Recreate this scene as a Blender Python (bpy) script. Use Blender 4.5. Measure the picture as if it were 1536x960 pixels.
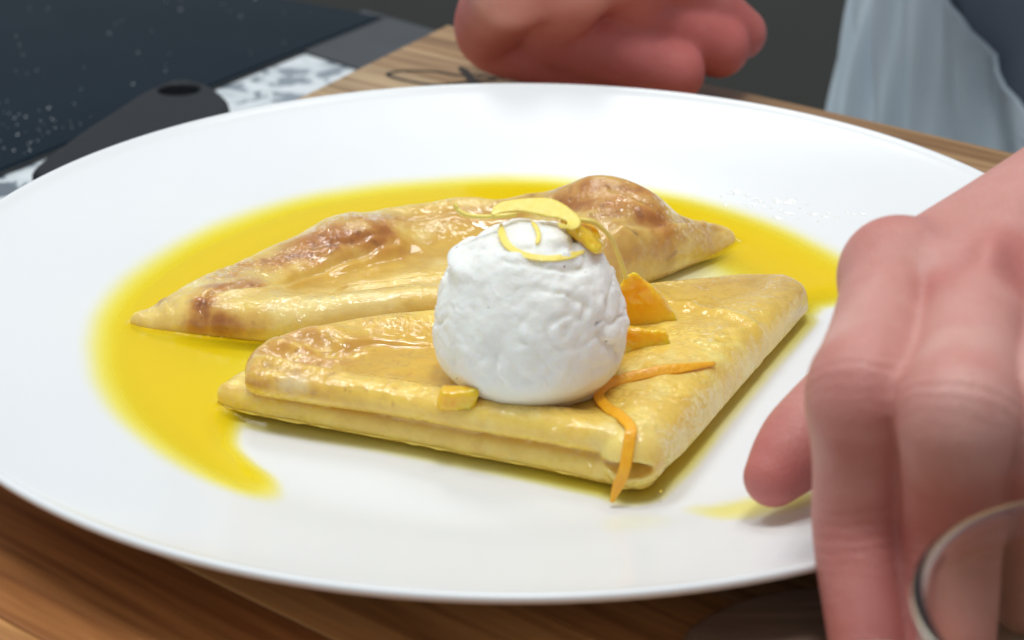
import bpy, math, random
import numpy as np

# ------------------------------------------------------------------ camera, light, exposure
S = 0.01                                   # the script works in centimetres; meshes are written in metres
scene = bpy.context.scene
for o in list(bpy.data.objects):
    bpy.data.objects.remove(o)
col = scene.collection
ELEV, DIST, FOCAL = math.radians(25.14), 50.0, 65.935
TGT = np.array([-0.12, 1.45, 0.0])
FW = np.array([0, math.cos(ELEV), -math.sin(ELEV)])
CAM = TGT - DIST * FW
RT = np.array([1.0, 0, 0]); UP = np.cross(RT, FW)
cd = bpy.data.cameras.new('camera'); cam = bpy.data.objects.new('camera', cd); col.objects.link(cam)
cam.location = CAM * S; cam.rotation_euler = (math.pi / 2 - ELEV, 0, 0)
cd.lens = FOCAL; cd.sensor_width = 36; cd.clip_start = 0.01; cd.clip_end = 50
cd.dof.use_dof = True; cd.dof.focus_distance = 0.47; cd.dof.aperture_fstop = 16
scene.camera = cam
vs = scene.view_settings
vs.view_transform = 'Standard'; vs.look = 'None'; vs.gamma = 1; vs.exposure = 0.12; vs.use_curve_mapping = False

w = bpy.data.worlds.new('World'); scene.world = w; w.use_nodes = True
w.node_tree.nodes['Background'].inputs[0].default_value = (0.86, 0.93, 1.0, 1)
w.node_tree.nodes['Background'].inputs[1].default_value = 0.36

def area(name, loc, target, size, power, colr):
    l = bpy.data.lights.new(name, 'AREA'); l.shape = 'RECTANGLE'; l.size, l.size_y = size[0] * S, size[1] * S
    l.energy = power; l.color = colr
    o = bpy.data.objects.new(name, l); col.objects.link(o)
    a = np.array(loc, float); b = np.array(target, float)
    from mathutils import Vector
    o.location = a * S; o.rotation_euler = Vector((b - a).tolist()).to_track_quat('-Z', 'Y').to_euler()
    o['kind'] = 'structure'
    return o
for loc, pw_ in (((-52, 12, 122), 3.9), ((2, -14, 132), 4.6), ((-14, 82, 122), 2.3), ((34, 46, 132), 1.9)):
    area('ceiling_panel_light', loc, (0, 2, 0), (30, 30), pw_, (0.93, 0.98, 1.0))
for loc in ((2, -12, 150), (-24, 4, 150), (24, 10, 150)):
    area('glint_spot_light', loc, (0, 0, 0), (4, 4), 0.95, (1.0, 0.97, 0.92))  # small unseen spots, added to raise sparkles on the wet crepes

# ------------------------------------------------------------------ helpers
def at(px, py, z):
    """point of the place at height z (cm) seen at pixel px,py of the 1536x960 photograph"""
    d = FW + (px - 768) / 1536 * 36 / FOCAL * RT - (py - 480) / 1536 * 36 / FOCAL * UP
    return CAM + d * ((z - CAM[2]) / d[2])
def ray(px, py):
    d = FW + (px - 768) / 1536 * 36 / FOCAL * RT - (py - 480) / 1536 * 36 / FOCAL * UP
    return d / np.linalg.norm(d)
def ss(a, b, x):
    t = np.clip((x - a) / (b - a), 0, 1); return t * t * (3 - 2 * t)
def smin(a, b, k):
    h = np.clip(0.5 + 0.5 * (b - a) / k, 0, 1); return b + (a - b) * h - k * h * (1 - h)
def smax(a, b, k): return -smin(-a, -b, k)
_rng = np.random.RandomState(7)
_LAT = _rng.rand(64, 64, 64).astype(np.float32) * 2 - 1
def vnoise(x, y, z):
    xi, yi, zi = np.floor(x).astype(int), np.floor(y).astype(int), np.floor(z).astype(int)
    u, v, q = x - xi, y - yi, z - zi
    u = u * u * (3 - 2 * u); v = v * v * (3 - 2 * v); q = q * q * (3 - 2 * q)
    x0, y0, z0, x1, y1, z1 = xi & 63, yi & 63, zi & 63, (xi + 1) & 63, (yi + 1) & 63, (zi + 1) & 63
    L = _LAT
    a = L[x0, y0, z0] * (1 - u) + L[x1, y0, z0] * u; b = L[x0, y1, z0] * (1 - u) + L[x1, y1, z0] * u
    c = L[x0, y0, z1] * (1 - u) + L[x1, y0, z1] * u; d = L[x0, y1, z1] * (1 - u) + L[x1, y1, z1] * u
    return (a * (1 - v) + b * v) * (1 - q) + (c * (1 - v) + d * v) * q
def fbm(x, y, z, s, o=3, off=0.0):
    r = 0.0; a = 0.55
    for i in range(o):
        r = r + a * vnoise(x * s + 11.3 * i + off, y * s + 5.7 * i + off, z * s + 2.1 * i + off); s *= 2.03; a *= 0.5
    return r
def poly_sd(poly, x, y):
    """signed distance to a closed polygon (negative inside)"""
    P = np.array(poly, float); d = np.full(np.shape(x), 1e9); inside = np.zeros(np.shape(x), bool)
    for i in range(len(P)):
        a = P[i]; b = P[(i + 1) % len(P)]; e = b - a
        wx, wy = x - a[0], y - a[1]
        t = np.clip((wx * e[0] + wy * e[1]) / (e @ e), 0, 1)
        d = np.minimum(d, (wx - e[0] * t) ** 2 + (wy - e[1] * t) ** 2)
        c = ((a[1] <= y) & (b[1] > y)) | ((b[1] <= y) & (a[1] > y))
        xs = a[0] + (y - a[1]) / (e[1] if abs(e[1]) > 1e-9 else 1e-9) * e[0]
        inside ^= c & (x < xs)
    d = np.sqrt(d)
    return np.where(inside, -d, d)
def smooth_poly(pts, n=6):
    """closed Catmull-Rom through the points"""
    P = np.array(pts, float); out = []
    for i in range(len(P)):
        p0, p1, p2, p3 = P[i - 1], P[i], P[(i + 1) % len(P)], P[(i + 2) % len(P)]
        for k in range(n):
            t = k / n
            out.append(0.5 * (2 * p1 + (p2 - p0) * t + (2 * p0 - 5 * p1 + 4 * p2 - p3) * t * t + (3 * p1 - p0 - 3 * p2 + p3) * t ** 3))
    return np.array(out)
def spline(pts, n=10):
    P = np.array(pts, float); P = np.vstack([2 * P[0] - P[1], P, 2 * P[-1] - P[-2]]); out = []
    for i in range(1, len(P) - 2):
        p0, p1, p2, p3 = P[i - 1:i + 3]
        for k in range(n):
            t = k / n
            out.append(0.5 * (2 * p1 + (p2 - p0) * t + (2 * p0 - 5 * p1 + 4 * p2 - p3) * t * t + (3 * p1 - p0 - 3 * p2 + p3) * t ** 3))
    out.append(P[-2]); return np.array(out)
def cone(x, y, z, a, b, ra, rb):
    """tapered capsule"""
    a = np.array(a, float); b = np.array(b, float); e = b - a
    t = np.clip(((x - a[0]) * e[0] + (y - a[1]) * e[1] + (z - a[2]) * e[2]) / (e @ e), 0, 1)
    return np.sqrt((x - a[0] - e[0] * t) ** 2 + (y - a[1] - e[1] * t) ** 2 + (z - a[2] - e[2] * t) ** 2) - (ra + (rb - ra) * t)
def grid(lo, hi, h):
    ax = [np.arange(lo[i], hi[i] + h, h) for i in range(3)]
    return np.meshgrid(*ax, indexing='ij')
def nets(F, lo, h):
    """naive surface nets over a sampled field, inside < 0 -> verts (cm), quads"""
    F = np.asarray(F, float); F = F + (F == 0) * 1e-9; s = F < 0
    n = np.array(F.shape) - 1
    cnt = np.zeros(n, np.int8)
    for dx in (0, 1):
        for dy in (0, 1):
            for dz in (0, 1):
                cnt += s[dx:n[0] + dx, dy:n[1] + dy, dz:n[2] + dz]
    act = np.argwhere((cnt > 0) & (cnt < 8))
    idx = np.full(n, -1, np.int64); idx[tuple(act.T)] = np.arange(len(act))
    acc = np.zeros((len(act), 3)); num = np.zeros(len(act))
    C = [(i, j, k) for i in (0, 1) for j in (0, 1) for k in (0, 1)]
    for a in C:
        for ax in range(3):
            if a[ax]: continue
            b = list(a); b[ax] = 1
            fa = F[act[:, 0] + a[0], act[:, 1] + a[1], act[:, 2] + a[2]]; fb = F[act[:, 0] + b[0], act[:, 1] + b[1], act[:, 2] + b[2]]
            m = (fa < 0) != (fb < 0); t = np.where(m, fa / np.where(m, fa - fb, 1), 0)
            p = np.tile(np.array(a, float), (len(act), 1)); p[:, ax] += t
            acc += p * m[:, None]; num += m
    V = (act + acc / num[:, None]) * h + np.array(lo)
    Q = []
    for ax in range(3):
        o1, o2 = (ax + 1) % 3, (ax + 2) % 3
        sl0 = [slice(None)] * 3; sl1 = [slice(None)] * 3
        sl0[ax] = slice(0, -1); sl1[ax] = slice(1, None)
        e = np.argwhere(s[tuple(sl0)] != s[tuple(sl1)])
        e = e[(e[:, o1] > 0) & (e[:, o2] > 0) & (e[:, o1] < n[o1]) & (e[:, o2] < n[o2])]
        st = s[tuple(e.T)]
        c = []
        for d1, d2 in ((-1, -1), (0, -1), (0, 0), (-1, 0)):
            q = e.copy(); q[:, o1] += d1; q[:, o2] += d2; c.append(idx[tuple(q.T)])
        q = np.stack(c, 1); q[~st] = q[~st][:, ::-1]
        Q.append(q)
    return V, np.vstack(Q)
def obj(name, V, Fc, mat, parent=None, origin=(0, 0, 0), smooth=True, attrs=None):
    """V in cm (world); faces list/array; origin in cm (world)"""
    V = np.asarray(V, float); og = np.array(origin, float)
    me = bpy.data.meshes.new(name)
    if isinstance(Fc, np.ndarray):
        k = Fc.shape[1]; me.vertices.add(len(V)); me.vertices.foreach_set('co', ((V - og) * S).astype(np.float32).ravel())
        me.loops.add(Fc.size); me.loops.foreach_set('vertex_index', Fc.astype(np.int32).ravel())
        me.polygons.add(len(Fc)); me.polygons.foreach_set('loop_start', np.arange(0, Fc.size, k, dtype=np.int32))
        me.update(calc_edges=True)
    else:
        me.from_pydata(((V - og) * S).tolist(), [], Fc); me.update()
    if smooth: me.polygons.foreach_set('use_smooth', np.ones(len(me.polygons), bool))
    for an, av in (attrs or {}).items():
        if av.ndim == 1:
            A = me.attributes.new(an, 'FLOAT', 'POINT'); A.data.foreach_set('value', av.astype(np.float32))
        else:
            A = me.attributes.new(an, 'FLOAT_COLOR', 'POINT')
            A.data.foreach_set('color', np.hstack([av, np.ones((len(av), 1))]).astype(np.float32).ravel())
    me.materials.append(mat)
    o = bpy.data.objects.new(name, me); col.objects.link(o)
    if parent is None: o.location = og * S
    else:
        o.parent = parent; o.location = (og - np.array(parent['_og'])) * S
    o['_og'] = [float(v) for v in og]
    return o
def thing(name, label, cat, loc, group=None):
    o = bpy.data.objects.new(name, None); col.objects.link(o); o.location = np.array(loc, float) * S
    o.empty_display_size = 0.02
    o['_og'] = [float(v) for v in loc]
    return tag(o, label, cat, group)
def tag(o, label, cat, group=None):
    o['label'] = label; o['category'] = cat
    if group: o['group'] = group
    return o
def prism(poly, z0, z1, bev=0.0):
    """closed prism from a counter-clockwise outline, with a small bevel on both rims"""
    P = np.array(poly, float); n = len(P)
    area2 = sum(P[i, 0] * P[(i + 1) % n, 1] - P[(i + 1) % n, 0] * P[i, 1] for i in range(n))
    if area2 < 0: P = P[::-1]
    c = P.mean(0); rings = []
    def inset(d):
        a = np.roll(P, 1, 0); b = np.roll(P, -1, 0)
        e1 = P - a; e2 = b - P
        n1 = np.stack([-e1[:, 1], e1[:, 0]], 1) / np.linalg.norm(e1, axis=1)[:, None]
        n2 = np.stack([-e2[:, 1], e2[:, 0]], 1) / np.linalg.norm(e2, axis=1)[:, None]
        m = n1 + n2; m = m / np.maximum((m * m).sum(1), 0.5)[:, None] * 2
        return P + m * d
    if bev > 0:
        prof = [(bev, z0), (bev * 0.3, z0 + bev * 0.3), (0, z0 + bev), (0, z1 - bev), (bev * 0.3, z1 - bev * 0.3), (bev, z1)]
    else: prof = [(0, z0), (0, z1)]
    V = []
    for d, z in prof: V += [(p[0], p[1], z) for p in inset(d)]
    F = [list(range(n))[::-1], [len(V) - n + i for i in range(n)]]
    for r in range(len(prof) - 1):
        for i in range(n):
            j = (i + 1) % n; F.append([r * n + i, r * n + j, (r + 1) * n + j, (r + 1) * n + i])
    return np.array(V), F
def lathe(prof, cx, cy, n=160):
    V = []; F = []
    m = len(prof)
    for i in range(n):
        a = 2 * math.pi * i / n
        for r, z in prof: V.append((cx + r * math.cos(a), cy + r * math.sin(a), z))
    for i in range(n):
        j = (i + 1) % n
        for k in range(m - 1):
            if prof[k][0] < 1e-6: F.append([i * m, j * m + k + 1, i * m + k + 1]) if False else F.append([i * m + k, j * m + k + 1, i * m + k + 1])
            elif prof[k + 1][0] < 1e-6: F.append([i * m + k, j * m + k, i * m + k + 1])
            else: F.append([i * m + k, j * m + k, j * m + k + 1, i * m + k + 1])
    return np.array(V), F
def ribbon(pts, width, thick, normal_fn, n=10, wf=None):
    """flat strip along a spline; normal_fn(p) gives the face normal"""
    C = spline(pts, n); V = []; F = []
    T = np.gradient(C, axis=0); T /= np.linalg.norm(T, axis=1)[:, None]
    m = len(C)
    for i in range(m):
        N = np.array(normal_fn(C[i]), float); N -= T[i] * (N @ T[i]); N /= np.linalg.norm(N) + 1e-9
        B = np.cross(T[i], N)
        u = i / (m - 1); wd = width * (wf(u) if wf else min(1, 0.35 + 6 * min(u, 1 - u))) / 2
        for a, b in ((-1, -.35), (-.8, -.5), (.8, -.5), (1, -.35), (1, .35), (.7, .5), (0, .62), (-.7, .5), (-1, .35)):
            V.append(C[i] + B * wd * a + N * thick * b)
    k = 9
    for i in range(m - 1):
        for j in range(k):
            F.append([i * k + j, i * k + (j + 1) % k, (i + 1) * k + (j + 1) % k, (i + 1) * k + j])
    F.append(list(range(k))[::-1]); F.append([(m - 1) * k + j for j in range(k)])
    return np.array(V), F

# ------------------------------------------------------------------ materials
class M:
    def __init__(s, name):
        s.m = bpy.data.materials.new(name); s.m.use_nodes = True; s.t = s.m.node_tree
        s.b = s.t.nodes['Principled BSDF']; s.out = s.t.nodes['Material Output']
    def n(s, typ, ins=None, **kw):
        nd = s.t.nodes.new(typ)
        for k, v in kw.items(): setattr(nd, k, v)
        for k, v in (ins or {}).items(): s.set(nd.inputs[k], v)
        return nd
    def set(s, sock, v):
        if isinstance(v, bpy.types.NodeSocket): s.t.links.new(v, sock)
        else: sock.default_value = v
    def p(s, **kw):
        for k, v in kw.items(): s.set(s.b.inputs[k.replace('_', ' ')], v)
    def co(s, scale=(1, 1, 1), kind='Object'):
        c = s.n('ShaderNodeTexCoord').outputs[kind]
        return s.n('ShaderNodeMapping', {'Vector': c, 'Scale': scale}).outputs[0]
    def noise(s, vec, scale, detail=3, rough=0.5, dist=0.0):
        return s.n('ShaderNodeTexNoise', {'Vector': vec, 'Scale': scale, 'Detail': detail, 'Roughness': rough, 'Distortion': dist}).outputs[0]
    def ramp(s, fac, stops, interp='LINEAR'):
        r = s.n('ShaderNodeValToRGB', {'Fac': fac}); e = r.color_ramp; e.interpolation = interp
        while len(e.elements) < len(stops): e.elements.new(0.5)
        for el, (p, c) in zip(e.elements, stops):
            el.position = p; el.color = c if len(c) == 4 else (*c, 1)
        return r.outputs[0]
    def mix(s, f, a, b, mode='MIX'):
        nd = s.n('ShaderNodeMix', data_type='RGBA', blend_type=mode)
        for k, v in ((0, f), (6, a), (7, b)):
            if isinstance(v, tuple) and len(v) == 3: v = (*v, 1)
            s.set(nd.inputs[k], v)
        return nd.outputs[2]
    def math(s, op, a, b=0.0):
        nd = s.n('ShaderNodeMath', operation=op); s.set(nd.inputs[0], a); s.set(nd.inputs[1], b); return nd.outputs[0]
    def attr(s, name, fac=False):
        return s.n('ShaderNodeAttribute', attribute_name=name).outputs['Fac' if fac else 'Color']
    def bump(s, h, strength, dist, normal=None):
        ins = {'Height': h, 'Strength': strength, 'Distance': dist}
        if normal is not None: ins['Normal'] = normal
        return s.n('ShaderNodeBump', ins).outputs[0]

def mat_plate():
    m = M('porcelain'); c = m.co()
    m.p(Base_Color=m.mix(m.noise(c, 25, 3), (0.80, 0.815, 0.825), (0.845, 0.85, 0.85)), Roughness=0.22,
        Specular_IOR_Level=0.42, Normal=m.bump(m.noise(c, 60, 2), 0.05, 0.001))
    return m.m
def mat_wood():
    m = M('board_wood'); c0 = m.co()
    tone = m.n('ShaderNodeObjectInfo').outputs['Color']; rnd = m.n('ShaderNodeObjectInfo').outputs['Random']
    off = m.n('ShaderNodeCombineXYZ', {'X': m.math('MULTIPLY', rnd, 7.0), 'Y': m.math('MULTIPLY', rnd, 3.0)}).outputs[0]
    c = m.n('ShaderNodeVectorMath', {0: c0, 1: off}, operation='ADD').outputs[0]
    st = m.n('ShaderNodeMapping', {'Vector': c, 'Scale': (3.2, 34, 34)}).outputs[0]
    fine = m.n('ShaderNodeMapping', {'Vector': c, 'Scale': (14, 420, 420)}).outputs[0]
    g1 = m.noise(st, 1.6, 5, 0.6, 1.2); g2 = m.noise(fine, 1.0, 4, 0.6, 0.3)
    warp = m.n('ShaderNodeTexWave', {'Vector': st, 'Scale': 0.9, 'Distortion': 6.0, 'Detail': 3.0, 'Detail Scale': 1.3}, wave_type='BANDS', bands_direction='Y').outputs['Fac']
    k = m.ramp(g1, [(0.25, (0.42, 0.34, 0.27)), (0.5, (0.92, 0.88, 0.84)), (0.75, (1.12, 1.12, 1.1))])
    a = m.mix(1.0, tone, k, 'MULTIPLY')
    a = m.mix(0.75, a, m.ramp(g2, [(0.3, (0.62, 0.55, 0.48)), (0.55, (1, 1, 1)), (0.8, (1.15, 1.15, 1.12))]), 'MULTIPLY')
    a = m.mix(m.math('MULTIPLY', m.ramp(warp, [(0.0, (1, 1, 1)), (0.28, (0, 0, 0))]), 0.45), a, m.mix(1.0, a, (0.45, 0.32, 0.22), 'MULTIPLY'))
    m.p(Base_Color=a, Roughness=m.math('ADD', m.math('MULTIPLY', g2, 0.2), 0.36), Specular_IOR_Level=0.35,
        Normal=m.bump(g2, 0.25, 0.0004)); return m.m
def mat_dark_wood():
    m = M('dark_wood'); c = m.co()
    g = m.noise(m.n('ShaderNodeMapping', {'Vector': c, 'Scale': (9, 160, 160)}).outputs[0], 1.2, 5, 0.6, 0.8)
    m.p(Base_Color=m.ramp(g, [(0.3, (0.12, 0.072, 0.048)), (0.55, (0.27, 0.175, 0.125)), (0.8, (0.42, 0.31, 0.24))]),
        Roughness=0.5, Normal=m.bump(g, 0.3, 0.0006)); return m.m
def mat_terrazzo():
    m = M('terrazzo'); c = m.co()
    d = m.n('ShaderNodeVectorMath', {0: c, 1: m.n('ShaderNodeVectorMath', {0: m.n('ShaderNodeTexNoise', {'Vector': c, 'Scale': 90.0, 'Detail': 3.0}).outputs['Color'], 1: (0.008, 0.008, 0.0)}, operation='MULTIPLY').outputs[0]}, operation='ADD').outputs[0]
    v = m.n('ShaderNodeTexVoronoi', {'Vector': d, 'Scale': 78.0, 'Randomness': 1.0}); v2 = m.n('ShaderNodeTexVoronoi', {'Vector': d, 'Scale': 260.0})
    def r(col_): return m.n('ShaderNodeSeparateColor', {0: col_}).outputs[0]
    big = m.ramp(r(v.outputs['Color']), [(0.0, (0.14, 0.17, 0.20)), (0.15, (0.26, 0.30, 0.34)), (0.48, (0.62, 0.67, 0.70)), (0.7, (0.74, 0.78, 0.80))], 'CONSTANT')
    small = m.ramp(r(v2.outputs['Color']), [(0.0, (0.24, 0.28, 0.31)), (0.2, (0.66, 0.71, 0.73)), (1.0, (0.76, 0.80, 0.81))], 'CONSTANT')
    e = m.ramp(m.n('ShaderNodeTexVoronoi', {'Vector': d, 'Scale': 78.0}, feature='DISTANCE_TO_EDGE').outputs['Distance'], [(0.06, (0, 0, 0)), (0.12, (1, 1, 1))])
    m.p(Base_Color=m.mix(e, small, big), Roughness=0.28); return m.m
def mat_plain(name, base, rough, spec=0.5, nscale=0.0, namp=0.0, var=0.15, metal=0.0):
    m = M(name); c = m.co()
    f = m.noise(c, nscale or 40, 4)
    lo = tuple(v * (1 - var) for v in base); hi = tuple(min(1, v * (1 + var)) for v in base)
    m.p(Base_Color=m.mix(f, lo, hi), Roughness=rough, Specular_IOR_Level=spec, Metallic=metal)
    if namp: m.p(Normal=m.bump(f, 0.4, namp))
    return m.m
def mat_cooktop():
    m = M('black_glass'); c = m.co()
    f = m.noise(c, 9, 3)
    m.p(Base_Color=m.mix(f, (0.006, 0.012, 0.019), (0.011, 0.021, 0.031)), Roughness=m.math('ADD', m.math('MULTIPLY', m.noise(c, 30, 4), 0.15), 0.16), Specular_IOR_Level=0.02); return m.m
def mat_crepe():
    m = M('crepe'); c = m.co()
    base = m.attr('tint'); wet = m.attr('wet', True)
    n1 = m.noise(c, 260, 4, 0.6); n2 = m.noise(c, 900, 3, 0.6); n3 = m.noise(c, 90, 4, 0.6, 0.6)
    a = m.mix(0.5, base, m.ramp(n3, [(0.3, (0.80, 0.70, 0.52)), (0.55, (1, 1, 1)), (0.75, (1.06, 1.08, 1.12))]), 'MULTIPLY')
    a = m.mix(0.3, a, m.ramp(n1, [(0.35, (0.78, 0.70, 0.55)), (0.6, (1, 1, 1))]), 'MULTIPLY')
    n4 = m.noise(c, 430, 3, 0.55)
    h = m.math('ADD', m.math('MULTIPLY', n1, 1.0), m.math('MULTIPLY', n2, 0.3))
    dry = m.math('SUBTRACT', 1.0, m.math('MULTIPLY', wet, 0.9))
    nb = m.n('ShaderNodeBump', {'Height': h, 'Strength': m.math('MULTIPLY', dry, 0.3), 'Distance': 0.0007}).outputs[0]
    nc = m.n('ShaderNodeBump', {'Height': m.math('ADD', n4, m.math('MULTIPLY', n2, 0.12)), 'Strength': m.math('MULTIPLY', dry, 0.8), 'Distance': 0.0007}).outputs[0]
    # tiny beads of syrup: flat glints tilted at random, in clusters
    vo = m.n('ShaderNodeTexVoronoi', {'Vector': c, 'Scale': 950.0}).outputs['Color']
    off = m.n('ShaderNodeVectorMath', {0: vo, 1: (0.5, 0.5, 0.5)}, operation='SUBTRACT').outputs[0]
    cl = m.math('MULTIPLY', m.math('MULTIPLY', m.ramp(m.noise(c, 75, 2), [(0.44, (0, 0, 0)), (0.60, (1, 1, 1))]), dry), 0.85)
    nc = m.n('ShaderNodeVectorMath', {0: nc, 1: m.n('ShaderNodeVectorMath', {0: off, 'Scale': cl}, operation='SCALE').outputs[0]}, operation='ADD').outputs[0]
    nc = m.n('ShaderNodeVectorMath', {0: nc}, operation='NORMALIZE').outputs[0]
    m.p(Base_Color=a, Roughness=0.5, Specular_IOR_Level=0.3, Normal=nb, Subsurface_Weight=0.6, Subsurface_Scale=0.0035,
        Subsurface_Radius=(1.0, 0.75, 0.3), Coat_Weight=1.0, Coat_Roughness=0.05, Coat_IOR=1.6, Coat_Normal=nc); return m.m
def mat_sauce():
    m = M('orange_sauce'); t = m.t; t.nodes.remove(m.b)
    th = m.attr('thick', True); c = m.co()
    def ex(k): return m.math('POWER', math.exp(-k), th)
    tr = m.n('ShaderNodeBsdfTransparent', {'Color': m.n('ShaderNodeCombineColor', {0: ex(0.002), 1: ex(0.08), 2: ex(1.3)}).outputs[0]}).outputs[0]
    body = m.n('ShaderNodeBsdfDiffuse', {'Color': (1.0, 0.73, 0.006, 1)}).outputs[0]
    cloud = m.math('MULTIPLY', m.math('SUBTRACT', 1.0, ex(0.36)), 0.92)
    mx = m.n('ShaderNodeMixShader', {0: cloud, 1: tr, 2: body}).outputs[0]
    nb = m.bump(m.noise(c, 70, 2), 0.12, 0.001)
    gl = m.n('ShaderNodeBsdfGlossy', {'Color': (1, 1, 1, 1), 'Roughness': 0.14, 'Normal': nb}).outputs[0]
    fr = m.n('ShaderNodeFresnel', {'IOR': 1.35, 'Normal': nb}).outputs[0]
    fr = m.math('MULTIPLY', fr, m.ramp(th, [(0.0, (0, 0, 0)), (0.9, (1, 1, 1))]))
    m.t.links.new(m.n('ShaderNodeMixShader', {0: fr, 1: mx, 2: gl}).outputs[0], m.out.inputs[0]); return m.m
def mat_ice():
    m = M('ice_cream'); c = m.co()
    v = m.n('ShaderNodeTexVoronoi', {'Vector': c, 'Scale': 420.0})
    pick = m.math('GREATER_THAN', m.n('ShaderNodeSeparateColor', {0: v.outputs['Color']}).outputs[0], 0.955)
    speck = m.math('MULTIPLY', pick, m.math('LESS_THAN', v.outputs['Distance'], 0.12))
    a = m.mix(m.attr('melt', True), (0.985, 0.945, 0.855), (0.985, 0.89, 0.74))
    a = m.mix(m.math('MULTIPLY', speck, 0.85), a, (0.10, 0.06, 0.03))
    n1 = m.noise(c, 420, 4, 0.65); n2 = m.noise(c, 1300, 2)
    h = m.math('ADD', n1, m.math('MULTIPLY', n2, 0.3))
    m.p(Base_Color=a, Roughness=m.math('SUBTRACT', 0.62, m.math('MULTIPLY', m.attr('melt', True), 0.38)), Specular_IOR_Level=0.35, Subsurface_Weight=0.8, Subsurface_Scale=0.004,
        Subsurface_Radius=(1.0, 0.85, 0.65), Normal=m.n('ShaderNodeBump', {'Height': h, 'Strength': m.math('SUBTRACT', 0.55, m.math('MULTIPLY', m.attr('melt', True), 0.5)), 'Distance': 0.0008}).outputs[0]); return m.m
def mat_fruit(name, base, dark, scale=300.0, sss=0.5, tr=0.0, coat=0.6):
    m = M(name); c = m.co()
    f = m.noise(m.n('ShaderNodeMapping', {'Vector': c, 'Scale': (1, 1, 0.4)}).outputs[0], scale, 3, 0.6)
    m.p(Base_Color=m.mix(m.ramp(f, [(0.3, (0, 0, 0)), (0.7, (1, 1, 1))]), dark, base), Roughness=0.5 - 0.4 * coat, Subsurface_Weight=min(1, sss * 1.5), Subsurface_Scale=0.006,
        Subsurface_Radius=(1, 0.5, 0.1), Coat_Weight=coat, Coat_Roughness=0.08, Normal=m.bump(f, 0.5, 0.0008), Transmission_Weight=tr); return m.m
def mat_skin():
    m = M('skin'); c = m.co()
    a = m.attr('tint'); f = m.noise(c, 60, 4, 0.6)
    a = m.mix(0.6, a, m.ramp(f, [(0.3, (0.88, 0.72, 0.68)), (0.6, (1, 1, 1)), (0.8, (1.05, 1.08, 1.08))]), 'MULTIPLY')
    v = m.n('ShaderNodeTexVoronoi', {'Vector': c, 'Scale': 900.0}, feature='DISTANCE_TO_EDGE').outputs['Distance']
    h = m.math('ADD', m.math('MULTIPLY', m.noise(c, 220, 4), 1.2), m.ramp(v, [(0, (0, 0, 0)), (0.12, (0.35, 0.35, 0.35))]))
    kw = m.math('SINE', m.math('ADD', m.math('MULTIPLY', m.attr('kt', True), 26.0), m.math('MULTIPLY', m.noise(c, 130, 3), 9.0)))
    h = m.math('ADD', h, m.math('MULTIPLY', m.math('MULTIPLY', kw, m.attr('km', True)), 0.22))
    m.p(Base_Color=a, Roughness=0.46, Specular_IOR_Level=0.4, Subsurface_Weight=0.35, Subsurface_Scale=0.005, Subsurface_Radius=(1.0, 0.35, 0.2),
        Normal=m.bump(h, 0.4, 0.0006)); return m.m
def mat_cloth(name, base):
    m = M(name); c = m.co()
    wv = m.n('ShaderNodeTexWave', {'Vector': c, 'Scale': 260.0, 'Distortion': 1.0}, wave_type='BANDS', bands_direction='DIAGONAL').outputs['Fac']
    m.p(Base_Color=m.mix(m.noise(c, 12, 4), tuple(v * 0.93 for v in base), base), Roughness=0.85, Sheen_Weight=0.2, Specular_IOR_Level=0.2,
        Normal=m.bump(wv, 0.15, 0.0005)); return m.m
def mat_glass():
    m = M('clear_glass'); m.p(Base_Color=(0.97, 0.97, 0.95, 1), Roughness=0.06, Transmission_Weight=1.0, IOR=1.45); return m.m
MP, MW, MDW, MT = mat_plate(), mat_wood(), mat_dark_wood(), mat_terrazzo()
MCR, MSA, MIC, MSK = mat_crepe(), mat_sauce(), mat_ice(), mat_skin()

# ------------------------------------------------------------------ setting: floor, countertop
GD = np.array([math.cos(math.radians(-38)), math.sin(math.radians(-38))])     # along the grain of the board
ND = np.array([-GD[1], GD[0]])                                                # across it, away from the camera
CORNER = np.array([-2.7, 29.3])
def bd(g, n): return CORNER + GD * g + ND * n
V, F = prism([(-400, -400), (400, -400), (400, 600), (-400, 600)], -93, -92)
o = obj('floor', V, F, mat_plain('floor_tile', (0.042, 0.041, 0.028), 0.6, nscale=8), smooth=False); o['kind'] = 'structure'
CZ = -2.5
V, F = prism([bd(-150, 5.0), bd(-150, -90), bd(110, -90), bd(110, 5.0)], CZ - 4, CZ, 0.25)
o = obj('countertop', V, F, MT, smooth=False); o['kind'] = 'structure'

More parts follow.
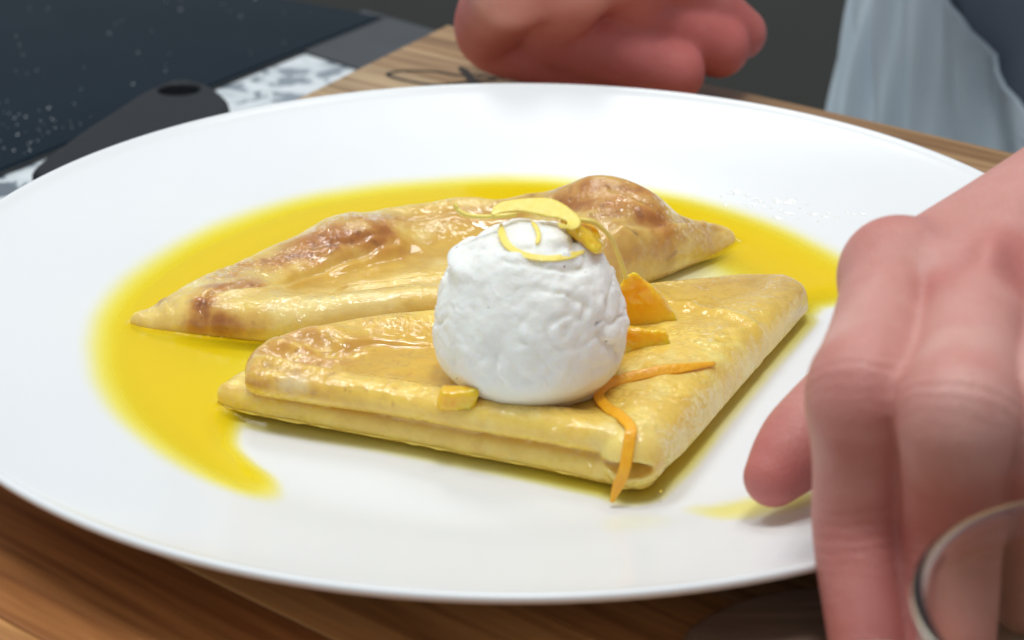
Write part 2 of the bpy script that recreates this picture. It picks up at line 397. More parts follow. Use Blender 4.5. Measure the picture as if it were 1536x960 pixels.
# ------------------------------------------------------------------ chopping board of glued staves
board = thing('cutting_board', 'large wooden cutting board of glued light and brown staves under the plate', 'cutting board', (*bd(26, -23), CZ))
random.seed(5)
widths = [3.1, 2.6, 3.6, 2.9, 3.3, 2.5, 3.4, 3.0, 3.7, 2.8, 3.2, 3.5, 2.9, 3.4, 3.1]
tones = [(0.40, 0.25, 0.13), (0.45, 0.30, 0.165), (0.52, 0.38, 0.23), (0.56, 0.41, 0.25), (0.42, 0.235, 0.11), (0.40, 0.24, 0.12), (0.44, 0.26, 0.13), (0.36, 0.19, 0.085),
         (0.40, 0.22, 0.10), (0.48, 0.23, 0.08), (0.62, 0.33, 0.12), (0.48, 0.20, 0.06), (0.60, 0.30, 0.10), (0.50, 0.24, 0.075), (0.6, 0.32, 0.12)]
n0 = 0.0
for wdt, tn in zip(widths, tones):
    a = n0 - wdt
    L = 52.0; zt = random.uniform(-0.012, 0.012)
    sk = math.tan(math.radians(9.5))                    # the far end is sawn slightly askew
    V, F = prism([(-L / 2 - sk * a, -wdt / 2 + 0.012), (L / 2, -wdt / 2 + 0.012), (L / 2, wdt / 2 - 0.012), (-L / 2 - sk * n0, wdt / 2 - 0.012)], 0, -CZ + zt, 0.05)
    st = obj('stave', V, F, MW, smooth=False)
    st.parent = board; ctr = bd(L / 2, (n0 + a) / 2) - np.array(board['_og'])[:2]
    st.location = (ctr[0] * S, ctr[1] * S, 0); st.rotation_euler = (0, 0, math.radians(-38)); st.color = (*tn, 1)
    n0 = a
# burnt-in pen flourish on the board
mink = mat_plain('burnt_ink', (0.022, 0.014, 0.010), 0.7)
z_ = 0.02
def inkline(pts, wdt):
    P = [at(x, y, z_) for x, y in pts]
    V, F = ribbon(P, wdt, 0.012, lambda p: (0, 0, 1), 10); return V, F
Vs, Fs = [], []
for pts, wd in (([(757, 118), (712, 112), (690, 113), (650, 107), (610, 106), (586, 109), (583, 113), (596, 118), (625, 124), (660, 127), (700, 122), (728, 112)], 0.20),
                ([(690, 100), (700, 110), (712, 124), (735, 132), (775, 134)], 0.34),
                ([(700, 127), (725, 120), (745, 119)], 0.22)):
    V, F = inkline(pts, wd); k = sum(len(v) for v in Vs); Vs.append(V); Fs += [[i + k for i in f] for f in F]
obj('burnt_signature', np.vstack(Vs), Fs, mink, board, board['_og'])

# ------------------------------------------------------------------ cooktop, pan handle, slate mat
ck_a = at(0, 255, -2.28)[:2]; ck_b = at(510, 50, -2.28)[:2]
e = (ck_b - ck_a) / np.linalg.norm(ck_b - ck_a); nl = np.array([-e[1], e[0]])
cook = thing('cooktop', 'black glass cooktop dusted with white grains beside the cutting board', 'cooktop', (*(ck_a + nl * 20), CZ))
pl = [ck_a - e * 40, ck_b + e * 3.2, ck_b + e * 3.2 + nl * 56, ck_a - e * 40 + nl * 56]
V, F = prism(pl, CZ + 0.02, -2.28, 0.12); obj('glass_top', V, F, mat_cooktop(), cook, cook['_og'], smooth=False)
pl2 = [ck_a - e * 40.4 - nl * 0.12, ck_b + e * 3.6 - nl * 0.12, ck_b + e * 3.6 - nl * 0.03, ck_a - e * 40.4 - nl * 0.03]
V, F = prism(pl2, CZ + 0.01, -2.33, 0.03); obj('edge_trim', V, F, mat_plain('trim_metal', (0.02, 0.024, 0.028), 0.4), cook, cook['_og'], smooth=False)
# burner ring print
V, F = [], []
cx, cy = ck_a + nl * 13 + e * 4
# grains on the glass
Vs, Fs = [], []
rg = random.Random(3)
for i in range(120):
    if i < 60: px, py = rg.gauss(45, 42), rg.gauss(195, 28)
    else: px, py = rg.uniform(0, 480), rg.uniform(-10, 230)
    p = at(px, py, -2.265)
    if (p[:2] - ck_a) @ nl < 0.4: continue
    r = rg.choice([0.02, 0.02, 0.03, 0.035, 0.05]) * rg.uniform(0.7, 1.2)
    k = len(Vs) * 6
    Vs.append([(p[0] + r * math.cos(a) * sc, p[1] + r * math.sin(a), p[2]) for a, sc in ((0, 1.2), (1.57, 1), (3.14, 1), (4.71, 1))] + [(p[0], p[1], p[2] + r * 1.1), (p[0], p[1], p[2] - 0.015)])
    for a in range(4): Fs += [[k + a, k + (a + 1) % 4, k + 4], [k + (a + 1) % 4, k + a, k + 5]]
o = obj('sugar_grains', np.array(Vs).reshape(-1, 3), Fs, mat_plain('sugar', (0.75, 0.78, 0.8), 0.4))
o['kind'] = 'stuff'; tag(o, 'white sugar grains scattered over the black cooktop glass', 'sugar grains')
# utensil handle with a hanging hole, resting on the edge of the cooktop
hz = -1.80
hp = smooth_poly([at(60, 285, hz)[:2], at(52, 268, hz)[:2], at(120, 216, hz)[:2], at(178, 178, hz)[:2], at(218, 152, hz)[:2], at(262, 135, hz)[:2], at(300, 138, hz)[:2], at(326, 150, hz)[:2], at(344, 168, hz)[:2], at(338, 190, hz)[:2], at(290, 235, hz)[:2], at(200, 290, hz)[:2], at(110, 330, hz)[:2], at(70, 330, hz)[:2]], 4)
lo = np.array([hp[:, 0].min() - .5, hp[:, 1].min() - .5, -2.5]); h = 0.09
X, Y, Z = grid(lo, (hp[:, 0].max() + .5, hp[:, 1].max() + .5, -1.1), h)
sd2 = poly_sd(hp, X[:, :, 0], Y[:, :, 0])[:, :, None]
qx = np.maximum(sd2 + 0.25, 0); qz = np.maximum(np.abs(Z - hz) - 0.2, 0)
Fv = np.sqrt(qx ** 2 + qz ** 2) + np.minimum(np.maximum(sd2 + 0.25, np.abs(Z - hz) - 0.2), 0) - 0.25
hc = at(270, 150, hz)
hole = np.sqrt(((X - hc[0]) / 1.0) ** 2 + ((Y - hc[1]) / 0.9) ** 2) - 0.80
Fv = smax(Fv, -hole, 0.12)
V, Q = nets(Fv, lo, h)
V[:, 2] += 0.0
o = obj('pan_handle', V, Q, mat_plain('dark_nylon', (0.016, 0.018, 0.021), 0.5, 0.25, nscale=300, namp=0.0003), None, (*hp.mean(0), -2.25))
tag(o, 'dark grey utensil handle with a hanging hole tucked behind the plate', 'utensil')
# slate-coloured mat between cooktop and board
mz = CZ + 0.02
q0, q1 = at(425, 70, mz)[:2], at(497, 93, mz)[:2]
el_ = np.array([math.cos(math.radians(60)), math.sin(math.radians(60))])
q1 = q1 + (q1 - q0) * 1.3
pl = [q0, q1, q1 + el_ * 6.2, q0 + el_ * 6.2]
V, F = prism(pl, mz, mz + 0.12, 0.02); o = obj('slate_mat', V, F, mat_plain('slate', (0.055, 0.06, 0.068), 0.6), None, (*np.mean(pl, 0), mz), smooth=False)
tag(o, 'dark slate grey mat on the terrazzo between cooktop and board', 'mat')

# ------------------------------------------------------------------ plate
PR = [(0, 0.40), (3, 0.395), (6, 0.36), (7.6, 0.30), (8.8, 0.28), (9.6, 0.36), (10.3, 0.58), (11.2, 0.86), (12.4, 1.22), (13.8, 1.68), (14.7, 2.02), (15.0, 2.16)]
_pr = np.array(PR)
_rr = np.linspace(0, 15, 151); _zz = np.interp(_rr, _pr[:, 0], _pr[:, 1])
for _ in range(40): _zz[1:-1] = 0.25 * _zz[:-2] + 0.5 * _zz[1:-1] + 0.25 * _zz[2:]
def plate_z(r): return np.interp(r, _rr, _zz)
prof = [(0, -0.0 + float(plate_z(0)))] + [(float(r), float(plate_z(r))) for r in np.linspace(0.5, 14.86, 48)]
prof += [(14.96, 2.19), (15.03, 2.19), (15.08, 2.13), (15.06, 2.04), (14.9, 1.92)]
prof += [(14.2, 1.55), (13.2, 1.12), (12.0, 0.72), (10.9, 0.36), (10.2, 0.16), (9.7, 0.08), (9.4, 0.015), (9.0, 0.015), (8.8, 0.09), (8.4, 0.12), (4, 0.12), (0, 0.12)]
V, F = lathe(prof, 0, 0, 200); F = [f[::-1] for f in F]
o = obj('dinner_plate', V, F, MP, None, (0, 0, 0.015)); tag(o, 'wide white porcelain plate with sloping rim holding the dessert', 'plate')

# ------------------------------------------------------------------ crepe shapes
FRONT = smooth_poly([(3.15, -8.55), (0.5, -7.55), (-3.2, -6.1), (-6.75, -4.75), (-6.95, -4.1), (-6.2, -3.1), (-5.3, -2.6), (-3.6, -1.9), (-1.5, -1.4), (1, -0.4), (2.8, 0.6), (4.2, 1.3), (6.2, 1.9), (7.7, 2.0), (8.25, 1.3), (7.6, -0.1), (5.6, -4.1), (3.9, -7.6)], 4)
TOPL = smooth_poly([(2.4, -8.2), (0.4, -7.62), (-3.0, -6.32), (-5.9, -5.42), (-6.35, -4.85), (-6.25, -3.75), (-5.3, -2.75), (-3.6, -2.05), (-1.5, -1.5), (1, -0.5), (2.8, 0.4), (4.2, 1.0), (6.0, 1.5), (7.2, 1.5), (7.6, 0.8), (6.9, -0.6), (5.0, -4.3), (3.3, -7.6)], 4)
GROOVES = {'front': [], 'back': []}
def grooves(which, X, Y):
    """sharp creases pressed along polylines (lists of plan points), depth and width in cm; a ridge runs beside each"""
    g = np.zeros(np.shape(X))
    for P_, dep, wid in GROOVES[which]:
        d = np.full(np.shape(X), 9.0); sd = np.zeros(np.shape(X))
        for a, b in zip(P_[:-1], P_[1:]):
            e = b - a; L2 = e @ e + 1e-9
            tt = ((X - a[0]) * e[0] + (Y - a[1]) * e[1]) / L2; t = np.clip(tt, 0, 1)
            q = np.hypot(X - a[0] - e[0] * t, Y - a[1] - e[1] * t)
            c = ((X - a[0]) * e[1] - (Y - a[1]) * e[0]) / math.sqrt(L2)
            m_ = q < d; d = np.where(m_, q, d); sd = np.where(m_, np.sign(c) * q, sd)
        g = g - dep * np.exp(-(sd / wid) ** 2) * (d < 5 * wid) * np.exp(-np.maximum(d - np.abs(sd), 0)) + 0.8 * dep * np.exp(-((sd - 1.9 * wid) / (1.4 * wid)) ** 2) * (d < 6 * wid)
    return g
def front_fields(X, Y):
    d1 = poly_sd(FRONT, X, Y); d2 = poly_sd(TOPL, X, Y)
    u = (X - 3.15) * -0.934 + (Y + 8.5) * 0.357      # along the front edge from the corner
    v = (X - 3.15) * 0.44 + (Y + 8.5) * 0.898        # along the right edge from the corner
    back = ss(4.5, 10.0, v)                          # thinner towards the rounded back
    return d1, d2, u, v, back
def front_sdf(X, Y, Z, ff=None):
    d1, d2, u, v, back = ff if ff is not None else front_fields(X, Y)
    wob = 0.05 * fbm(X, Y, Z * 0, 0.55, 3, 3.0)
    # lower fold: a soft slab
    t1 = 0.38 - 0.10 * back; z1 = 0.40 + t1
    r1 = t1 * 0.92
    a = np.maximum(d1 + r1 + wob, 0); b = np.maximum(np.abs(Z - z1) - (t1 - r1), 0)
    f1 = np.sqrt(a * a + b * b) + np.minimum(np.maximum(d1 + r1, np.abs(Z - z1) - (t1 - r1)), 0) - r1
    # upper fold, thinner away from the front edge: a hollow where the syrup pools
    hollow = ss(0.5, 1.5, -d2) * ss(9.5, 7.2, v) * ss(0.9, 2.6, u) 
    hollow = np.maximum(hollow, 0.55 * ss(1.0, 2.2, -d2) * ss(3.0, 6.0, v))
    t2 = 0.37 - 0.13 * back; z2 = 0.40 + 2 * (0.38 - 0.10 * back) + t2 - 0.035
    topz = z2 + t2 - 0.30 * hollow + 0.05 * wob
    # wrinkles near the left end, and soft ridges along the right roll
    wr = ss(7.2, 9.6, u) * 0.13 * np.sin(6.2 * (v + 0.3 * fbm(X, Y, Z * 0, 0.8, 2, 9.0)) + 1.2 * u) * ss(0.1, 0.6, -d2)
    wr = wr + 0.05 * fbm(X, Y, Z * 0, 1.7, 3, 1.0) * ss(0.0, 0.4, -d2)
    wr = wr + 0.09 * np.exp(-((v - 7.0 - 0.25 * u) / 0.22) ** 2) * ss(4.5, 2.0, u) - 0.06 * np.exp(-((v - 6.6 - 0.25 * u) / 0.2) ** 2) * ss(4.5, 2.0, u)
    wr = wr + grooves('front', X, Y) * ss(0.05, 0.3, -d2)
    topz = topz + wr
    r2 = t2 * 0.95
    zc = topz - t2
    a = np.maximum(d2 + r2 + wob * 1.5, 0); b = np.maximum(np.abs(Z - zc) - (t2 - r2), 0)
    f2 = np.sqrt(a * a + b * b) + np.minimum(np.maximum(d2 + r2, np.abs(Z - zc) - (t2 - r2)), 0) - r2
    # right roll joining both folds
    A = np.array([2.62, -7.75]); B = np.array([7.15, 0.75])
    e = B - A; t = np.clip(((X - A[0]) * e[0] + (Y - A[1]) * e[1]) / (e @ e), -0.02, 1)
    rr = 0.735 - 0.235 * t; zz = 0.40 + rr
    dxy = np.sqrt((X - A[0] - e[0] * t) ** 2 + (Y - A[1] - e[1] * t) ** 2)
    f3 = np.sqrt(dxy ** 2 + (Z - zz - wr * 0.6) ** 2) - rr
    pr = (X - A[0]) * 0.8826 - (Y - A[1]) * 0.4702     # across the right edge
    nearB = ss(-1.6, -0.3, pr) * ss(0.2, 1.6, v)
    f1 = f1 + 0.5 * ss(-0.4, 0.6, pr); f2 = f2 + 0.4 * ss(-0.6, 0.5, pr)
    f = smin(f1, f2, 0.035)
    f = smin(f, f3, 0.10 + 0.5 * nearB) + 0.05 * nearB
    # the open mouth of the fold at the front corner
    m0 = np.array([2.42, -8.72, 1.13]); m1 = np.array([2.75, -7.6, 1.15])
    mouth = cone(X * 1.0, Y, (Z - 1.13) * 1.9 + 1.13, m0, m1, 0.40, 0.16)
    ma = cone(X, Y, (Z - 1.10) * 2.4 + 1.10, (0.2, -7.95, 1.10), (2.55, -8.62, 1.10), 0.06, 0.40)
    f = smax(f, -smin(mouth, ma, 0.15), 0.06)
    return f
BACK_OLD = ([(-10.0, -0.1), (-8.2, -0.75), (-5.9, -1.25), (-3.5, -1.05), (-1.5, -0.8), (0.8, 0.0), (2.6, 1.6), (4.0, 2.9), (5.4, 4.3), (6.3, 5.9), (5.9, 6.9), (4.6, 7.4), (2.9, 7.9), (0.2, 8.0), (-2.2, 7.7), (-4.4, 6.8), (-6.6, 4.7), (-8.4, 2.5), (-9.8, 0.7)])
CTRL = [(205, 484, .62), (230, 462, .95), (265, 440, 1.25), (345, 400, 1.4), (300, 470, 1.25), (330, 440, 1.5), (380, 455, 1.45), (400, 425, 1.35),
        (425, 462, 1.6), (520, 468, 1.6), (600, 460, 1.7), (520, 447, 1.75), (590, 437, 1.8), (650, 432, 1.85), (720, 432, 1.8),
        (440, 437, 1.05), (490, 417, 0.9), (560, 400, .85), (620, 385, .88), (680, 368, .95), (740, 352, 1.05),
        (420, 385, 1.35), (500, 358, 1.62), (560, 348, 1.62), (600, 350, 1.35), (660, 335, 1.3), (720, 325, 1.35), (770, 320, 1.5),
        (450, 350, 1.45), (560, 315, 1.55), (640, 304, 1.6), (700, 297, 1.7), (780, 297, 1.85),
        (830, 292, 2.25), (870, 277, 2.6), (905, 270, 2.75), (950, 280, 2.65), (985, 297, 2.4), (840, 325, 2.0), (900, 320, 2.4), (950, 325, 2.25), (1010, 325, 1.9), (1050, 325, 1.5), (1080, 335, 1.2),
        (900, 370, 1.9), (950, 360, 1.95), (1000, 350, 1.75), (1040, 355, 1.4), (960, 395, 1.4), (1010, 385, 1.3), (1075, 355, 1.0), (850, 400, 1.7)]
CP = np.array([at(*c) for c in CTRL])
CREST = [at(*c)[:2] + np.array(o_) for c, o_ in (((1080, 335, 1.2), (.5, .1)), ((1050, 325, 1.5), (.35, .35)), ((985, 297, 2.4), (.2, .65)), ((905, 270, 2.75), (0, .7)), ((840, 288, 2.3), (-.1, .6)), ((780, 297, 1.85), (0, .45)), ((700, 297, 1.7), (0, .4)), ((640, 304, 1.6), (-.1, .4)), ((560, 315, 1.55), (-.15, .4)), ((450, 350, 1.45), (-.25, .35)), ((345, 400, 1.4), (-.35, .3)), ((265, 440, 1.25), (-.4, .3)))]
BACK = smooth_poly(BACK_OLD[:9] + [tuple(c) for c in CREST], 4)
def _phi(r2): return np.where(r2 > 1e-12, r2 * np.log(r2 + 1e-12), 0)
_A = _phi(((CP[:, None, :2] - CP[None, :, :2]) ** 2).sum(2)) + np.eye(len(CP)) * 0.12
_B = np.hstack([np.ones((len(CP), 1)), CP[:, :2]])
_K = np.vstack([np.hstack([_A, _B]), np.hstack([_B.T, np.zeros((3, 3))])])
_W = np.linalg.solve(_K, np.concatenate([CP[:, 2], np.zeros(3)]))
def back_h(X, Y):
    sh = X.shape; x = X.ravel(); y = Y.ravel(); r = np.zeros(len(x))
    for i, c in enumerate(CP): r += _W[i] * _phi((x - c[0]) ** 2 + (y - c[1]) ** 2)
    r += _W[-3] + _W[-2] * x + _W[-1] * y
    return smax(np.minimum(r.reshape(sh), 2.85), np.full(sh, 0.92), 0.15)
def back_fields(X, Y):
    d = poly_sd(BACK, X, Y); H = back_h(X, Y)
    # small folds: layered lip inside the hollow, lengthwise creases, puckers on the right end
    H = H + 0.045 * fbm(X, Y, X * 0, 1.5, 3, 4.0) + 0.05 * np.sin(5.0 * (Y - 0.28 * X) + 2.0 * fbm(X, Y, X * 0, .5, 2, 7)) * ss(-3, 0, X) * ss(2.0, 3.2, Y) * 0.6
    H = H + 0.06 * np.sin(4.6 * (X * 0.75 - Y * 0.5) + 2.5 * fbm(X, Y, X * 0, .7, 2, 17)) * ss(3.2, 4.6, X)
    H = H + grooves('back', X, Y)
    return d, H
def back_sdf(X, Y, Z, ff=None):
    d, H = ff if ff is not None else back_fields(X, Y)
    wob = 0.06 * fbm(X, Y, Z * 0, 0.9, 2, 2.0)
    t = np.maximum((H - 0.32) / 2, 0.1); zc = 0.32 + t; r = np.minimum(t * 0.96, 0.62)
    a = np.maximum(d + r + wob, 0); b = np.maximum(np.abs(Z - zc) - (t - r), 0)
    return np.sqrt(a * a + b * b) + np.minimum(np.maximum(d + r, np.abs(Z - zc) - (t - r)), 0) - r
def surf(fn, px, py, off=0.0):
    """point where the sight line through a pixel meets the shape fn"""
    d = ray(px, py); ts = np.linspace(30, 62, 1600)
    P = CAM + ts[:, None] * d
    v = fn(P[:, 0], P[:, 1], P[:, 2]); i = np.argmax(v < off)
    return P[i] if v[i] < off else at(px, py, 0.6)

def mask_px(V, lst, soft=0.35):
    """soft spots on a surface; each (px, py, rx cm, ry cm, rot) marks a spot as it lies on the shape"""
    return None

def lerp3(a, b, t): return a * (1 - t[:, None]) + np.array(b) * t[:, None]
def spots(V, fn, lst):
    m = np.zeros(len(V)); n = fbm(V[:, 0], V[:, 1], V[:, 2], 1.6, 4, 31.0)
    for px0, py0, px1, py1, r in lst:
        a = surf(fn, px0, py0); b = surf(fn, px1, py1) + 1e-3
        d = cone(V[:, 0], V[:, 1], V[:, 2], a, b, 0, 0) / r + n * 0.9
        m = np.maximum(m, ss(1.5, 0.1, d))
    return m

_gb = [([(300, 446), (335, 436), (390, 430), (450, 415), (520, 388), (590, 362)], .09, .10), ([(385, 455), (440, 447), (520, 430), (600, 418), (660, 412)], .12, .10),
       ([(250, 446), (262, 462), (258, 480)], .06, .08), ([(315, 440), (302, 462), (296, 490)], .08, .08), ([(860, 336), (910, 344), (985, 336), (1045, 332)], .09, .12), ([(935, 338), (955, 354)], .07, .07),
       ([(985, 398), (1004, 382), (1008, 366)], .08, .08), ([(1030, 350), (1058, 342), (1082, 346)], .06, .08), ([(470, 372), (520, 366), (580, 352)], .05, .08), ([(830, 300), (850, 330), (870, 375)], .08, .12),
       ([(600, 330), (680, 318), (780, 312)], .06, .10), ([(920, 285), (960, 300), (990, 318)], .06, .10)]
_gf = [([(500, 545), (450, 552), (405, 540)], .035, .08), ([(592, 580), (590, 612)], .04, .06), ([(520, 520), (470, 530), (430, 524)], .04, .08), ([(520, 556), (480, 572)], .025, .07),
       ([(1080, 512), (1130, 530), (1160, 575)], .06, .10), ([(1100, 490), (1150, 480), (1200, 500)], .05, .08), ([(1180, 445), (1212, 468)], .05, .07), ([(640, 520), (560, 515), (520, 530)], .06, .08)]
_cb = [([surf(back_sdf, x, y)[:2] for x, y in P_], a, b) for P_, a, b in _gb]; _cf = [([surf(front_sdf, x, y)[:2] for x, y in P_], a, b) for P_, a, b in _gf]
GROOVES['back'] = _cb; GROOVES['front'] = _cf
# front crepe
h = 0.055
lo = np.array([-7.4, -9.2, 0.25]); hi = (8.7, 2.5, 2.25)
X, Y, Z = grid(lo, hi, h)
ff = tuple(a[:, :, None] for a in front_fields(X[:, :, 0], Y[:, :, 0]))
V, Q = nets(front_sdf(X, Y, Z, ff), lo, h)
d1, d2, u, v, back = front_fields(V[:, 0], V[:, 1])
n = fbm(V[:, 0], V[:, 1], V[:, 2], 0.9, 4, 8.0); n2 = fbm(V[:, 0], V[:, 1], V[:, 2], 2.6, 3, 18.0)
C = np.tile(np.array([0.93, 0.655, 0.115]), (len(V), 1))
C = lerp3(C, (0.94, 0.735, 0.21), ss(0.0, 0.35, n))
up = ss(1.35, 1.55, V[:, 2])
amber = ss(0.45, 1.2, -d2) * ss(1.6, 2.8, u) * ss(8.8, 7.8, v) * ss(9.4, 7.6, u) * up
amber = np.maximum(amber, 0.75 * ss(0.25, 0.8, -d2) * ss(5.2, 7.6, v) * ss(0.4, 1.6, u + 0.05 * v) * ss(0.9, 1.2, V[:, 2]))
C = lerp3(C, (0.74, 0.44, 0.02), amber * 0.85)
brown = ss(6.7, 9.3, u + n * 1.6) * up * 0.75
brown = brown * (0.45 + 0.55 * ss(-0.15, 0.2, n2 + n))
C = lerp3(C, (0.62, 0.29, 0.055), brown)
lace = ss(0.05, 0.0, np.abs(n2 + 0.12)) * ss(5.4, 8.0, u) * up
C = lerp3(C, (0.42, 0.17, 0.04), lace * 0.55)
pale = spots(V, front_sdf, [(428, 578, 452, 577, 0.28)])
C = lerp3(C, (0.55, 0.30, 0.07), 0.7 * spots(V, front_sdf, [(592, 584, 590, 606, 0.07), (590, 606, 594, 628, 0.07), (480, 545, 440, 560, 0.10), (440, 560, 400, 548, 0.10), (500, 560, 470, 590, 0.08)]))
C = lerp3(C, (0.84, 0.66, 0.36), pale * 0.9)
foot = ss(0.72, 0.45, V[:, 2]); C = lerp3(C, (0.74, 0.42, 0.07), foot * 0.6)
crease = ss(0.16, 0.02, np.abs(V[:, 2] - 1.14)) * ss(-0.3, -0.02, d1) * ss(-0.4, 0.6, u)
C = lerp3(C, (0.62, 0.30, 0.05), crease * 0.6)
bk = ss(7.2, 9.8, v + 0.8 * n); C = lerp3(C, (0.60, 0.37, 0.11), bk * 0.65)
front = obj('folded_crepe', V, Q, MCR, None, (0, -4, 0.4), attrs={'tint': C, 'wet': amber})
tag(front, 'pale golden crepe folded in quarters under the ice cream scoop', 'crepe', 'folded crepes on the plate')

# back crepe
lo = np.array([-10.5, -1.9, 0.2]); hi = (6.9, 8.6, 3.0)
X, Y, Z = grid(lo, hi, h)
ff = tuple(a[:, :, None] for a in back_fields(X[:, :, 0], Y[:, :, 0]))
V, Q = nets(back_sdf(X, Y, Z, ff), lo, h)
n = fbm(V[:, 0], V[:, 1], V[:, 2], 0.9, 4, 8.0); n2 = fbm(V[:, 0], V[:, 1], V[:, 2], 2.6, 3, 18.0)
C = np.tile(np.array([0.86, 0.62, 0.16]), (len(V), 1))
C = lerp3(C, (0.90, 0.71, 0.27), ss(0.0, 0.35, n))
amb = spots(V, back_sdf, [(450, 425, 600, 385, 0.75), (600, 385, 760, 345, 0.9), (520, 400, 700, 350, 0.8), (640, 325, 800, 310, 0.55)])
C = lerp3(C, (0.70, 0.40, 0.025), amb * 0.88)
tan = spots(V, back_sdf, [(330, 410, 560, 325, 0.5), (560, 325, 780, 305, 0.5), (860, 290, 980, 300, 0.8), (900, 330, 1060, 335, 0.8), (900, 390, 1000, 380, 0.6)])
C = lerp3(C, (0.62, 0.35, 0.09), tan * (0.62 + 0.3 * ss(-.2, .3, n2)))
halo = spots(V, back_sdf, [(480, 360, 570, 350, 0.75), (390, 398, 500, 368, 0.5), (335, 430, 385, 422, 0.6), (305, 450, 300, 485, 0.5), (330, 490, 365, 492, 0.5), (840, 300, 985, 328, 0.75), (870, 280, 970, 288, 0.5)])
C = lerp3(C, (0.62, 0.26, 0.038), halo * (0.65 + 0.3 * ss(-.2, .2, n2)))
br = spots(V, back_sdf, [(480, 360, 560, 352, 0.34), (400, 392, 500, 368, 0.22), (335, 430, 375, 425, 0.30), (305, 452, 300, 480, 0.24), (330, 488, 355, 490, 0.26), (250, 440, 240, 452, 0.2),
                          (840, 305, 900, 312, 0.34), (890, 322, 990, 330, 0.28), (880, 280, 960, 285, 0.22), (560, 340, 580, 345, 0.24)])
C = lerp3(C, (0.45, 0.165, 0.022), br * (0.55 + 0.42 * ss(-0.2, 0.12, n2 + 0.4 * n)))
n3 = fbm(V[:, 0], V[:, 1], V[:, 2], 6.0, 2, 23.0)
C = lerp3(C, (0.24, 0.08, 0.02), np.maximum(br, halo * .5) * ss(0.18, 0.4, n3) * 0.6)
lip = spots(V, back_sdf, [(560, 313, 610, 306, 0.07), (680, 297, 800, 294, 0.08), (940, 340, 955, 352, 0.05), (1000, 390, 1015, 378, 0.05)])
C = lerp3(C, (0.30, 0.16, 0.06), lip * 0.5)
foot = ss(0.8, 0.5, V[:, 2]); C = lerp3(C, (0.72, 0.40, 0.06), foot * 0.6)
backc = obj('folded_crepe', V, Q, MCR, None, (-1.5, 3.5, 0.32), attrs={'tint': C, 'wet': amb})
tag(backc, 'longer crepe with browned wrinkles and humped end lying behind the ice cream', 'crepe', 'folded crepes on the plate')

# ------------------------------------------------------------------ sauce
h = 0.07
gx = np.arange(-11.6, 11.61, h); X, Y = np.meshgrid(gx, gx, indexing='ij')
R = np.hypot(X, Y); zp = plate_z(R)
nz = fbm(X, Y, X * 0, 0.35, 3, 5.0)
def pw(lst, z=0.55): return [at(x, y, z)[:2] for x, y in lst]
cut = poly_sd(smooth_poly(pw([(412, 742), (402, 708), (372, 684), (345, 650), (375, 615), (500, 635), (700, 672), (880, 705), (960, 700), (1000, 660), (1100, 560), (1215, 460), (1238, 446), (1300, 442), (1400, 470), (1536, 700), (1400, 900), (700, 1000), (420, 850)]), 4), X, Y)
G3 = np.full(X.shape, 0.56)
d1 = np.maximum(front_sdf(X, Y, G3), -2); d2 = np.maximum(back_sdf(X, Y, G3), -2)
m = ss(-0.35, 0.75, cut + nz * 0.15)
R2 = np.hypot(X + 0.38, Y - 0.05) + nz * 0.12
T = 3.0 * ss(10.85, 9.0, R2) ** 1.3 * (0.30 + 0.70 * ss(5.8, 8.9, R2)) * m
rightpale = ss(1.5, 4.5, X) * ss(8.3, 6.9, R2); T = T * (1 - 0.82 * rightpale)
front_strip = 0.8 * ss(0.36, 0.0, d1) * (0.6 + 0.4 * ss(-.3, .3, nz)) * ss(-0.6, -0.05, d1)
T = np.maximum(T, front_strip * 1.0)
zs = np.maximum(np.full(X.shape, 0.56), zp + 0.012)
zs = zs * m + (zp + 0.012 + 0.05 * ss(0, 0.6, T)) * (1 - m)
zs = np.maximum(zs, zp + 0.010)
men = np.maximum(np.exp(-np.maximum(d1, 0) / 0.09), np.exp(-np.maximum(d2, 0) / 0.09)) * ss(0.05, 0.3, T)
zs = zs + 0.11 * men * (0.85 + 0.2 * vnoise(X * 1.3, Y * 1.3, X * 0))
keep = (T > 0.008) & (d1 > -0.6) & (d2 > -0.6)
idx = np.full(X.shape, -1); kc = keep[:-1, :-1] | keep[1:, :-1] | keep[:-1, 1:] | keep[1:, 1:]
use = np.zeros(X.shape, bool); use[:-1, :-1] |= kc; use[1:, :-1] |= kc; use[:-1, 1:] |= kc; use[1:, 1:] |= kc
idx[use] = np.arange(use.sum()); ii = np.argwhere(kc)
Q = np.stack([idx[ii[:, 0], ii[:, 1]], idx[ii[:, 0] + 1, ii[:, 1]], idx[ii[:, 0] + 1, ii[:, 1] + 1], idx[ii[:, 0], ii[:, 1] + 1]], 1)
V = np.stack([X[use], Y[use], zs[use]], 1)
o = obj('sauce_pool', V, Q, MSA, None, (0, 0, 0.4), attrs={'thick': T[use]})
tag(o, 'bright yellow orange-butter sauce pooled in the well of the plate', 'sauce')
pool = o
MME = M('sauce_meniscus'); MME.p(Base_Color=(0.93, 0.66, 0.06, 1), Roughness=0.06, Coat_Weight=1.0, Coat_Roughness=0.03, Coat_IOR=1.6, Specular_IOR_Level=0.6); MME = MME.m
